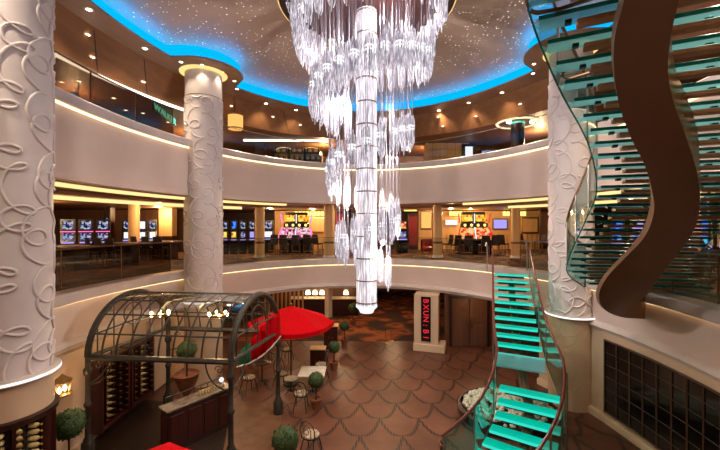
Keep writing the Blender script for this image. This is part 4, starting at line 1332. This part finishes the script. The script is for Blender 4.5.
# pendant lights in the vault
for i, (px, py, Y) in enumerate(((160, 316, 9.9), (218, 317, 9.6))):
    p = at(px, py, Y)
    t = thing('bulb_chandelier', ('left', 'right')[i] + ' small chandelier of warm bulbs hanging inside the pergola', 'chandelier', p)
    b = MB(); b.cyl((0, 0, 0), (0, 0, -.2 - p.z), .012, n=6); b.build('stem', M['iron'], t)
    b = MB(); b.tube([(.24*math.cos(2*PI*j/24), .24*math.sin(2*PI*j/24), .0) for j in range(24)], .014, 5, closed=True)
    for j in range(3): b.cyl((.24*math.cos(2*PI*j/3), .24*math.sin(2*PI*j/3), 0), (0, 0, .2), .008, n=5)
    b.build('hoop', M['brass'], t)
    for j in range(6):
        a = 2*PI*j/6
        b = MB(); b.lathe([(.0, .0), (.022, .02), (.042, .06), (.038, .09), (.0, .12)], (.24*math.cos(a), .24*math.sin(a), .015), n=10)
        b.build('bulb', M['bulb'], t)

# ------------------------------------------------------------------ under the pergola and along the left wall
# serving counter with a pale top
c0, c1 = Vector((-4.75, 8.75, LOW)), Vector((-3.72, 10.1, LOW))
ax = (c1 - c0); Lc = ax.length; rzc = math.atan2(ax.y, ax.x); mid = (c0 + c1)/2
t = thing('serving_counter', 'dark red wooden counter with a pale marble top under the pergola', 'counter', mid, rzc)
b = MB(); b.bbox((0, 0, .52), (Lc, .42, 1.04), .02); b.build('body', M['dark_wood'], t)
for k in range(4):
    b = MB(); b.bbox((-Lc/2 + Lc*(k + .5)/4, -.215, .55), (Lc/4*.78, .03, .76), .008); b.build('panel', M['red_wood'], t)
b = MB(); b.bbox((-Lc/2 - .01, 0, .55), (.03, .32, .76), .008); b.build('panel', M['red_wood'], t)
b = MB(); b.bbox((0, 0, 1.065), (Lc + .1, .46, .05), .012); b.build('counter_top', M['grey_marble'], t)
b = MB()
for k in range(9): b.cyl((-Lc/2 + .1 + (Lc - .2)*k/8, .2, 1.09), (-Lc/2 + .1 + (Lc - .2)*k/8, .2, 1.24), .01, n=5)
b.tube([(-Lc/2 + .1, .2, 1.24), (Lc/2 - .1, .2, 1.24)], .014, 6); b.build('gallery_rail', M['iron'], t)
for k in range(7):
    q = mid + Vector((math.cos(rzc), math.sin(rzc), 0))*(.05 + .08*k) + Vector((0, 0, 1.0915))
    bt = thing('tumbler', 'small glass tumbler in the row on the pale counter top under the pergola', 'glass', q, group='tumblers on the pergola counter')
    b = MB(); b.lathe([(.026, 0), (.034, .1), (.03, .1), (.024, .01), (0, .01)], n=10); b.build('cup', M['bottle_pale'], bt)
p = Vector((c1.x - .12, c1.y - .12, LOW + 1.092))
t = thing('counter_highlight', 'white highlight at the end of the pergola counter, added as a small glowing globe', 'lamp', p)  # glowing globe added in place of a bright highlight on the counter
b = MB(); b.lathe([(.07, 0), (.07, .02), (.015, .04), (.015, .12)], n=14); b.build('base', M['brass'], t)
b = MB(); b.ball((0, 0, .17), .065, 14); b.build('globe', M['tv_white'], t)
# two patio tables in the left, striped and dark
def urn_plant(label, loc, s=1.0):
    t = thing('urn_planter', label, 'planter', loc)
    b = MB(); b.lathe([(.2*s, 0), (.2*s, .5), (.23*s, .52), (.23*s, .56), (.1*s, .6), (.08*s, .68), (.2*s, .85), (.3*s, 1.12), (.34*s, 1.25), (.36*s, 1.28), (.32*s, 1.3), (.28*s, 1.22), (0, 1.2)], n=24); b.build('urn', M['terracotta'], t)
    b = MB(); b.cyl((0, 0, 1.2), (0, 0, 1.8), .025, n=6); b.build('stem', M['dark_wood'], t)
    b = MB(); rnd = random.Random(2)
    b.ball((0, 0, 1.95), .27*s, 16, .95, .06); leaf_tufts(b, (0, 0, 1.95), .27*s, 260, rnd); b.build('foliage', M['leaf'], t)
def leaf_tufts(b, c, r, n, rnd):
    for _ in range(n):
        d = Vector((rnd.gauss(0, 1), rnd.gauss(0, 1), rnd.gauss(0, 1))).normalized()
        s = d.cross(Vector((.3, .2, 1))).normalized(); s.rotate(Matrix.Rotation(rnd.uniform(0, 6.3), 3, d))
        p = Vector(c) + d*r*rnd.uniform(.94, 1.02); q = p + d*r*.12 + s*r*.16
        w = d.cross(s)*r*.07
        b.add([p - w, p + w, q], [(0, 1, 2)])
urn_plant('terracotta urn on a pedestal with a clipped green ball behind the pergola counter', (-4.98, 10.35, LOW))
def topiary(label, loc, h, r, trunk=.02, seed=1, group=None):
    t = thing('topiary_tree', label, 'plant', loc, group=group)
    pr = min(r*.75, .2)
    b = MB(); b.lathe([(pr*.7, 0), (pr, .26), (pr*1.08, .27), (pr*1.08, .31), (pr*.9, .31), (pr*.85, .26), (0, .26)], n=18); b.build('pot', M['terracotta'], t)
    b = MB(); b.cyl((0, 0, .24), (0, 0, h - r*.5), trunk, n=7); b.build('stem', M['dark_wood'], t)
    rnd = random.Random(seed)
    b = MB(); b.ball((0, 0, h), r, 16, 1, .05); leaf_tufts(b, (0, 0, h), r, 300, rnd); b.build('foliage', M['leaf'], t)
p = onz(69, 424, LOW + 1.05 + .05); topiary('round clipped topiary tree against the left wall below the lantern', (at(69, 424, 7.7).x, 7.7, LOW), at(69, 424, 7.7).z - LOW, .3, seed=4)
for px, py, Y, r, lab in ((285.5, 440, 7.8, .28, 'clipped topiary ball nearest the camera at the foot of the photo, right of the pergola'), (316, 380, 10.9, .23, 'clipped topiary ball in front of the pale square table'), (334, 347, 13.8, .22, 'clipped topiary ball beside the small tan console'),
                         (344.5, 326, 16.6, .22, 'clipped topiary ball right of the tip of the red parasol'), (353, 308, 20, .26, 'small clipped topiary ball farthest back, beside the chandelier end')):
    p = at(px, py, Y); topiary(lab, (p.x, p.y, LOW), p.z - LOW, r, seed=int(px))
# wall lantern
p = at(55, 390, 8.05); p.x = -6.78
t = thing('wall_lantern', 'brass wall lantern with two warm lamps on the left wall', 'lantern', p)
b = MB(); b.bbox((-.08, 0, .0), (.03, .14, .3), .01); b.tube([(-.08, 0, -.1), (.05, 0, -.16), (.12, 0, -.12)], .014, 6); b.build('wall_plate', M['iron'], t)
b = MB(); b.lathe([(.2, .2), (.05, .32), (.015, .36), (.0, .38)], (.12, 0, 0), n=6); b.lathe([(.12, -.14), (.19, -.1), (.19, -.08)], (.12, 0, 0), n=6)
for k in range(6): b.cyl((.12 + .12*math.cos(k*PI/3), .12*math.sin(k*PI/3), -.1), (.12 + .19*math.cos(k*PI/3), .19*math.sin(k*PI/3), .2), .01, n=5)
b.build('cage', M['brass'], t)
for s in (-1, 1):
    b = MB(); b.lathe([(0, -.06), (.035, -.02), (.04, .04), (0, .1)], (.12, s*.07, 0), n=10); b.build('lamp', M['bulb'], t)

# bottle racks
def bottle_mesh():
    b = MB(); b.lathe([(.0, 0), (.038, .004), (.04, .02), (.04, .18), (.015, .235), (.015, .3), (0, .3)], n=10)
    o = b.build('body', M['bottle']); me = o.data; bpy.data.objects.remove(o)
    b = MB(); b.lathe([(.0165, .25), (.0175, .255), (.0175, .302), (0, .303)], n=8)
    o = b.build('capsule', M['foil']); mf = o.data; bpy.data.objects.remove(o)
    me2 = me.copy(); me2.materials[0] = M['bottle_pale']
    return me, me2, mf
bm, bm2, bf = bottle_mesh()
def put_bottle(loc, rot, label, group, pale=False, scale=1.0):
    r = bpy.data.objects.new('wine_bottle', None); C.objects.link(r); r.location = loc; r.rotation_euler = rot; r.scale = (scale,)*3
    r.empty_display_size = .05
    tag(r, label, 'bottle', group)
    o = bpy.data.objects.new('body', bm2 if pale else bm); C.objects.link(o); o.parent = r
    o = bpy.data.objects.new('capsule', bf); C.objects.link(o); o.parent = r
def rack(label, p0, p1, z0, z1, cols, rows, group, blabel, pale_cols=(), depth=.3, mat='dark_wood', lit=None):
    d = p1 - p0; L = d.length; rz = math.atan2(d.y, d.x)
    t = thing('wine_rack', label, 'wine rack', (p0 + p1)/2 + Vector((0, 0, z0)), rz)
    h = z1 - z0
    b = MB(); b.box((0, .02, h/2), (L, .03, h)); b.build('back_panel', M[mat], t)
    for x in (-L/2, L/2):
        b = MB(); b.bbox((x, -depth/2, h/2), (.09, depth + .06, h), .012); b.build('side_post', M['red_wood'], t)
    for z in (.06, h - .05):
        b = MB(); b.bbox((0, -depth/2, z), (L, depth + .04, .1), .012); b.build('rail', M['red_wood'], t)
    b = MB()
    for k in range(1, cols): b.bbox((-L/2 + L*k/cols, -depth*.45, h/2), (.025, depth*.7, h - .15), .004)
    b.build('divider', M[mat], t)
    if lit:
        b = MB(); b.box((0, .0, h/2), (L*.84, .01, h*.86)); b.build('lit_back', M[lit], t)
    n = Vector((math.sin(rz), -math.cos(rz), 0))
    for c in range(cols):
        for r in range(rows):
            q = (p0 + d*((c + .5)/cols)) + n*.05 + Vector((0, 0, z0 + .14 + (h - .28)*(r + .5)/rows))
            put_bottle(q + n*.02, (PI/2 - .18, 0, rz), blabel, group, c in pale_cols, 1.0 if (h/rows) > .1 else .85)
rack('dark red wine rack let into the left wall, nearer half under the pergola', Vector((-6.86, 9.15, 0)), Vector((-6.86, 10.2, 0)), LOW + .25, -1.85, 4, 9, 'bottles in the nearer pergola rack', 'dark wine bottle lying in the nearer rack on the left wall under the pergola', (1,))
rack('dark red wine rack let into the left wall, farther half under the pergola', Vector((-6.86, 10.35, 0)), Vector((-6.86, 11.4, 0)), LOW + .25, -1.85, 4, 9, 'bottles in the farther pergola rack', 'dark wine bottle lying in the farther rack on the left wall under the pergola', (2,))
rack('wine rack of bright lit bottles on the left wall seen beyond the pergola', Vector((-6.86, 14.4, 0)), Vector((-6.86, 16.6, 0)), LOW + .3, -1.7, 4, 9, 'lit bottles beyond the pergola', 'pale lit wine bottle in the rack beyond the pergola', (1, 2), lit=None)
# cream panelled pier between the racks
b = MB(); b.bbox((-6.83, 12.4, -2.65), (.12, 1.6, 2.4), .02); b.box((-6.76, 12.4, -2.5), (.03, 1.2, 1.7)); struct(b.build('trim_14', M['cream']))
# curved bottle cabinet below the nearest column
t = thing('bottle_cabinet', 'curved dark wood bottle cabinet under the broad column at the lower left', 'cabinet', (-6.35, 6.5, LOW))
hc = -1.66 - LOW
b = MB(); b.lathe([(.52, .0), (.52, hc)], n=40); b.build('body', M['black'], t)
b = MB(); b.lathe([(.6, hc - .12), (.7, hc - .12), (.72, hc - .02), (.66, hc), (.5, hc)], n=40, cap=False); b.build('cornice', M['dark_wood'], t)
b = MB(); b.lathe([(.5, .0), (.7, .0), (.7, .14), (.5, .16)], n=40, cap=False); b.build('plinth', M['dark_wood'], t)
for k in range(8):
    a = -PI*.5 + 2*PI*k/8 + .92
    b = MB(); b.bbox((.62*math.cos(a), .62*math.sin(a), hc/2), (.1, .1, hc - .2), .01, rz=a); b.build('upright', M['red_wood'], t)
for c in range(4):
    a = -1.28 + .34*c
    for r in range(9):
        z = -1.9 - .115*r
        loc = Vector((-6.35 + .53*math.cos(a), 6.5 + .53*math.sin(a), z))
        put_bottle(loc, (PI/2 - .25, 0, a + PI/2), 'pale lit bottle racked in the curved cabinet at the lower left', 'bottles in the curved cabinet', True)

# ------------------------------------------------------------------ café furniture on the lower floor
def cafe_chair():
    t = thing('bistro_chair', '', 'chair')
    b = MB(); b.lathe([(.19, .44), (.205, .455), (.205, .47), (.0, .475)], n=20); b.build('seat', M['iron'], t)
    b = MB(); b.lathe([(.19, .475), (.205, .495), (.19, .52), (.0, .53)], n=20); b.build('cushion', M['cushion'], t)
    for s in (-1, 1):
        b = MB(); b.tube([(s*.13, -.13, .45), (s*.17, -.19, .2), (s*.19, -.21, 0)], .014, 6); b.build('leg', M['iron'], t)
        b = MB(); b.tube([(s*.13, .13, .45), (s*.17, .2, .2), (s*.19, .24, 0)], .014, 6); b.build('leg', M['iron'], t)
    b = MB()
    b.tube([(-.17, .14, .45), (-.19, .2, .7), (-.13, .24, .88), (0, .255, .95), (.13, .24, .88), (.19, .2, .7), (.17, .14, .45)], .014, 6)
    b.tube([(-.08, .17, .46), (-.1, .21, .7), (0, .24, .84), (.1, .21, .7), (.08, .17, .46)], .01, 5)
    b.tube([(.06*math.cos(k*.5), .225, .66 + .06*math.sin(k*.5)) for k in range(13)], .009, 5)
    b.build('backrest', M['iron'], t)
    return t
cc = cafe_chair(); cused = [0]
def place_cc(px, py, rz, label):
    p = onz(px, py, LOW + .5); loc = (p.x, p.y, LOW)
    if not cused[0]:
        t = cc; t.location = loc; t.rotation_euler = (0, 0, rz); t['label'] = label
    else: t = dup(cc, loc, rz, label)
    cused[0] += 1
for px, py, rz, lab in ((249, 377, 2.4, 'iron bistro chair with pale cushion left of the pergola right rear post'), (287, 349, 2.9, 'iron bistro chair under the red parasol, right of its pole'), (266, 347, -2.6, 'iron bistro chair behind the pergola right arch, left under the red parasol'),
                        (301, 393, PI, 'iron bistro chair with striped cushion before the pale square table'), (311, 434, 2.8, 'tall backed iron bistro chair nearest the camera on the tan paving'), (321, 364, -1.2, 'iron bistro chair behind the pale square table beside the console'),
                        (281, 373, .6, 'iron bistro chair right of the dark round café table')):
    place_cc(px, py, rz, lab)
def cafe_table(label, px, py, top, round_, w, topmat, h=.75):
    p = onz(px, py, LOW + h)
    t = thing('bistro_table', label, 'table', (p.x, p.y, LOW))
    b = MB()
    if round_: b.lathe([(w/2 - .02, h - .03), (w/2, h - .02), (w/2, h - .005), (w/2 - .01, h), (0, h)], n=28)
    else: b.bbox((0, 0, h - .015), (w, w, .03), .01)
    b.build('table_top', M[topmat], t)
    b = MB(); b.lathe([(.035, .05), (.025, .12), (.025, h - .08), (.06, h - .03)], n=14); b.build('pedestal', M['iron'], t)
    b = MB()
    for k in range(4):
        a = PI/4 + k*PI/2
        b.tube([(.02*math.cos(a), .02*math.sin(a), .12), (.14*math.cos(a), .14*math.sin(a), .07), (.24*math.cos(a), .24*math.sin(a), .012)], .016, 6)
    b.build('foot', M['iron'], t)
    return t
cafe_table('square bistro table with a pale bright top by the edge of the mosaic', 312.5, 371, 0, False, .85, 'white_top')
cafe_table('dark round café table left of the red parasol shadow', 262, 362, 0, True, .62, 'dark_wood')
cafe_table('low round mosaic table left of the pale square table', 291, 378, 0, True, .45, 'cushion', .5)
def box_unit(name, label, cat, px, py, Y, size, mat, topmat, rz=0):
    p = at(px, py, Y)
    t = thing(name, label, cat, (p.x, p.y, LOW), rz)
    w, d, h = size
    b = MB(); b.bbox((0, 0, h/2), (w, d, h), .015); b.build('body', M[mat], t)
    b = MB(); b.bbox((0, 0, h + .02), (w + .06, d + .06, .04), .01); b.build('top', M[topmat], t)
    for k in range(2):
        b = MB(); b.bbox((-w/4 + k*w/2, -d/2 - .008, h*.5), (w*.42, .02, h*.8), .006); q = b.build('door', M['red_wood'], t)
        b = MB(); b.ball((-w/4 + k*w/2 + (.12 if k == 0 else -.12)*w, -d/2 - .03, h*.55), .018, 8); b.build('knob', M['brass'], q)
    return t
box_unit('console', 'low tan topped console beside the farther bistro chairs', 'cabinet', 318, 350, 13.7, (.55, .4, .85), 'dark_wood', 'beige_wall')
box_unit('waiter_station', 'dark brown waiter station by the tip of the red parasol', 'cabinet', 331, 330, 16.3, (.6, .5, 1.0), 'dark_wood', 'beige_wall')
# parasols
def parasol(label, c, r, zt, ze, seg=8, rot=.2):
    t = thing('parasol', label, 'parasol', (c[0], c[1], LOW))
    H0, H1 = zt - LOW, ze - LOW
    b = MB()
    rings = []
    for f in (0.02, .35, .7, 1.0):
        ring = []
        for k in range(seg*4):
            a = rot + 2*PI*k/(seg*4)
            m_ = (k % 4)/4
            cut = math.cos(PI/seg)/math.cos((m_ - .5)*2*PI/seg)
            sag = .05*f*math.sin(PI*m_)
            ring.append(Vector((r*f*cut*math.cos(a), r*f*cut*math.sin(a), lerp(H0, H1, f**1.1) - sag)))
        rings.append(ring)
    rings.append([p - Vector((0, 0, .14)) for p in rings[-1]])
    b.loft(rings, closed_ring=True); b.build('canopy', M['red_cloth'], t, angle=25)
    b = MB(); b.cyl((0, 0, .06), (0, 0, H0 + .03), .025, n=10); b.build('pole', M['dark_wood'], t)
    b = MB(); b.ball((0, 0, H0 + .06), .05, 10); b.build('finial', M['brass'], t)
    for k in range(seg):
        a = rot + 2*PI*k/seg
        b = MB(); b.tube([(.04*math.cos(a), .04*math.sin(a), H0 - .05), (r*.97*math.cos(a), r*.97*math.sin(a), H1 - .03)], .01, 5); b.build('rib', M['dark_wood'], t)
    b = MB(); b.lathe([(.28, 0), (.28, .05), (.06, .1), (.04, .2)], n=20); b.build('base', M['iron'], t)
p = at(291, 306, 12.6)
parasol('bright red parasol open over the café tables behind the pergola', (p.x, p.y), 1.5, p.z, p.z - .55, rot=.05)
p = Vector((-2.95, 4.6, -1.5))
parasol('bright red parasol at the bottom edge of the photo under the pergola front', (p.x, p.y), 1.2, p.z, p.z - .34, rot=PI/2 + .1)
# tricolour swag with a pale edge hanging at the pergola's right end
A = [at(x, y, Y) for x, y, Y in ((237, 366, 9.6), (250, 362, 9.8), (262, 355, 10.1), (272, 346, 10.3), (281, 335, 10.5))]
t = thing('fabric_swag', 'green and red fabric swag with a pale edge at the right end of the pergola', 'drapery', A[2])
n = len(A)
for i in range(4):
    hgt = (.3, .55, .8, .85, .8)
    b = MB(); rings = []
    for j in range(5):
        f = i + j/4
        k = min(int(f), n - 2); q = A[k].lerp(A[k+1], f - k); hh = lerp(hgt[k], hgt[k+1], f - k)
        rings.append([q + Vector((.03*math.sin(9*f), .04*math.sin(7*f + 2*s), hh*s)) for s in (0, .25, .5, .75, 1)])
    b.loft(rings)
    o = b.build('green_panel' if i == 0 else 'red_panel', M['green_cloth'] if i == 0 and 'green_cloth' in M else (pm('green_cloth', srgb(20, 92, 56), rough=.8) if i == 0 else M['red_cloth']), t, world=True)
    md = o.modifiers.new('thick', 'SOLIDIFY'); md.thickness = .008
b = MB(); b.tube([q + Vector((0, -.02, -.02)) for q in A], .02, 6); b.build('pale_edge', M['white_top'], t, world=True)

# pillar with the vertical red sign, doors beside it
th = math.radians(-18)
t = thing('square_column', 'cream square pillar carrying the vertical red sign on the lower floor', 'column', (3.0, 16.1, LOW), th)
hP = MIDC - LOW
b = MB(); b.bbox((0, 0, hP/2), (1.05, .75, hP), .015); b.build('shaft', M['cream'], t)
b = MB(); b.bbox((.12, .0, .17), (1.36, .85, .34), .02); b.build('plinth', M['cream'], t)
b = MB(); b.bbox((.53, .05, hP/2 + .15), (.02, .5, hP - .4), .004); b.build('side_panel', M['brown_wall'], t)
nrm = Vector((math.sin(th), -math.cos(th), 0))
sp = Vector((3.0, 16.1, (-1.5 - 3.42)/2)) + nrm*.405
t = thing('vertical_sign', 'black vertical sign with glowing red characters on the cream pillar', 'sign', sp, th)
b = MB(); b.bbox((0, 0, 0), (.42, .05, 1.95), .01); b.build('sign_board', M['black'], t)
for k, chs in enumerate('BXUN:BI'):
    me = text_mesh(chs, .33, .008); me.materials.append(M['neon_red'])
    o = bpy.data.objects.new('sign_letter', me); C.objects.link(o); o.parent = t
    o.location = (0, -.035, .80 - .265*k); o.rotation_euler = (PI/2, PI/2, 0)
dr = bpy.data.objects.new('door_1', None); C.objects.link(dr); dr.location = (5.0, 16.45, LOW); struct(dr)
b = MB()
for x in (-.86, .86): b.bbox((x, 0, 1.1), (.1, .12, 2.2), .01)
b.bbox((0, 0, 2.24), (1.84, .12, .1), .01); b.build('door_frame', M['dark_wood'], dr)
for s in (-1, 1):
    b = MB(); b.bbox((s*.405, .0, 1.09), (.79, .06, 2.16), .01)
    for z, h in ((.55, .8), (1.55, .9)): b.bbox((s*.405, -.035, z), (.55, .02, h), .008)
    o = b.build('door_leaf', M['brown_wall'], dr)
    b = MB(); b.tube([(s*.07, -.03, .85), (s*.07, -.09, .87), (s*.07, -.09, 1.25), (s*.07, -.03, 1.27)], .016, 6); b.build('handle', M['brass'], o)
b = MB(); b.lathe([(0, 0), (.09, 0), (.09, .014), (0, .018)], n=20)
o = b.build('roundel', M['brass'], dr); o.rotation_euler = (PI/2, 0, 0); o.location = (-.3, -.045, 1.7)
# brass rope stands near the orange carpet
for px, lab in ((385.5, 'left of two small brass stanchions on the orange carpet'), (391, 'right of two small brass stanchions on the orange carpet')):
    p = at(px, 345, 16.9 if px < 388 else 17.2)
    t = thing('stanchion', lab, 'stanchion', (p.x, p.y, LOW))
    b = MB(); b.lathe([(.14, 0), (.14, .02), (.03, .04)], n=18); b.build('base', M['brass'], t)
    b = MB(); b.lathe([(.016, .03), (.016, .5), (.03, .52), (.028, .56), (0, .58)], n=10); b.build('pole', M['brass'], t)
# back of the lower floor: buffet with lamps, slatted screen
t = thing('buffet_counter', 'long dark buffet along the back wall of the lower floor behind the red parasol', 'counter', (-2.2, 22.4, LOW))
b = MB(); b.bbox((0, 0, .5), (4.2, .7, 1.0), .02); b.build('body', M['dark_wood'], t)
b = MB(); b.bbox((0, 0, 1.02), (4.3, .8, .05), .01); b.build('counter_top', M['white_top'], t)
for k, px in enumerate((308, 315, 322, 346)):
    p = at(px, 305, 22.3)
    t = thing('table_lamp', ('first', 'second', 'third', 'fourth')[k] + ' small warm table lamp from the left on the back buffet', 'lamp', (p.x, 22.3, LOW + 1.045))
    b = MB(); b.lathe([(.08, 0), (.08, .02), (.015, .04), (.015, .25)], n=12); b.build('base', M['brass'], t)
    b = MB(); b.lathe([(.16, .22), (.1, .45)], n=16, cap=False); b.build('lamp_shade', M['bulb'], t)
t = thing('slatted_screen', 'brown slatted wooden screen at the back left of the lower floor', 'screen', (-4.55, 21.5, LOW))
b = MB(); b.bbox((0, 0, .05), (2.4, .12, .1), .01); b.bbox((0, 0, 2.44), (2.4, .12, .1), .01); b.build('frame', M['dark_wood'], t)
for k in range(10):
    b = MB(); b.bbox((-1.12 + k*.25, 0, 1.25), (.1, .08, 2.3), .01); b.build('slat', M['beige_wall'], t)

# ------------------------------------------------------------------ lamps and added fill lights
def point(loc, e, col=(1, .74, .45), r=.06):
    l = bpy.data.lights.new('lamp', 'POINT'); l.energy = e; l.color = col; l.shadow_soft_size = r
    o = bpy.data.objects.new('lamp_or_fill', l); C.objects.link(o); o.location = loc
def spot(loc, e, col=(1, .76, .5), size=95, blend=.6, r=.06, aim=None):
    l = bpy.data.lights.new('spot', 'SPOT'); l.energy = e; l.color = col; l.spot_size = math.radians(size); l.spot_blend = blend; l.shadow_soft_size = r
    o = bpy.data.objects.new('spot_light', l); C.objects.link(o); o.location = loc
    if aim is not None: o.rotation_euler = (Vector(aim) - Vector(loc)).to_track_quat('-Z', 'Y').to_euler()
for p in lights:
    spot((p.x, p.y, SOF - .03), 240, (1, .8, .58), 120)
for p in caplights:
    spot((p.x, p.y, SOF - .03), 35, (1, .78, .52), 100)
for x, y in ((6.6, 7.5), (6.2, 5.5), (5, 3.2), (-6.2, 4.6), (-5, 2.6), (-2, .8), (2, .8)):
    spot((x, y, SOF - .03), 420, (1, .82, .64), 125)
# the chandelier's own lamps, round its spiral
for x, y, z in ((CX + .5, CY - .7, 6.6), (CX - .5, CY + .3, 5.0), (CX + .6, CY + .2, 3.4), (CX + .5, CY - .3, 1.2), (CX - .5, CY + .3, 2.2)):
    point((x, y, z), 170, (1, .9, .86), .05)
# added fill lights under the casino ceiling, no fixtures there
for x, y, e in ((-11, 12, 70), (-13.5, 15, 80), (-11.5, 20.5, 90), (-9.5, 17, 80), (-5, 20, 90), (-2.8, 21.5, 110), (1.5, 20, 80), (5.2, 20.6, 110), (8.5, 20, 110), (10.5, 14, 70), (10.5, 9, 60), (-3.2, 23.4, 30), (7.2, 23.4, 40)):
    point((x, y, 2.42), e*1.7, (1, .68, .36))
# fill lights floating below the upper gallery ceiling, added to brighten it
for x, y, e in ((-9.5, 12, 50), (-8, 17.5, 60), (-2, 20, 60), (4, 20.5, 70), (8.5, 17, 60), (-11.5, 8, 40)):
    point((x, y, LOC - .5), e*2.2, (1, .68, .38))
# point lights without fixtures, added to brighten the lower floor
for x, y, e in ((-1, 19.5, 55), (2, 22, 60), (5.2, 15.4, 25), (-5.4, 14.5, 45), (-3.5, 17.5, 40), (-5, 22, 25)):
    point((x, y, MIDC - .15), e*.75, (1, .66, .36))
for px, py, Y in ((160, 316, 9.9), (218, 317, 9.6)):
    p = at(px, py, Y); point((p.x, p.y, p.z - .1), 22, (1, .62, .3), .1)
point((-6.45, 8.05, at(55, 390, 8.05).z), 8, (1, .6, .28), .05)
w = bpy.data.worlds.new('world'); sc.world = w; w.use_nodes = True
w.node_tree.nodes['Background'].inputs[0].default_value = (1, .8, .62, 1)
w.node_tree.nodes['Background'].inputs[1].default_value = .02

# ------------------------------------------------------------------ camera and view
cam = bpy.data.cameras.new('camera'); cam.sensor_width = 36; cam.lens = 18; cam.clip_start = .05; cam.clip_end = 200
co = bpy.data.objects.new('camera', cam); C.objects.link(co)
co.location = (0, 0, EYE); co.rotation_euler = (PI/2, 0, 0)
sc.camera = co
sc.view_settings.view_transform = 'Standard'
sc.view_settings.look = 'None'
sc.view_settings.exposure = 0.62
sc.view_settings.gamma = 1.0
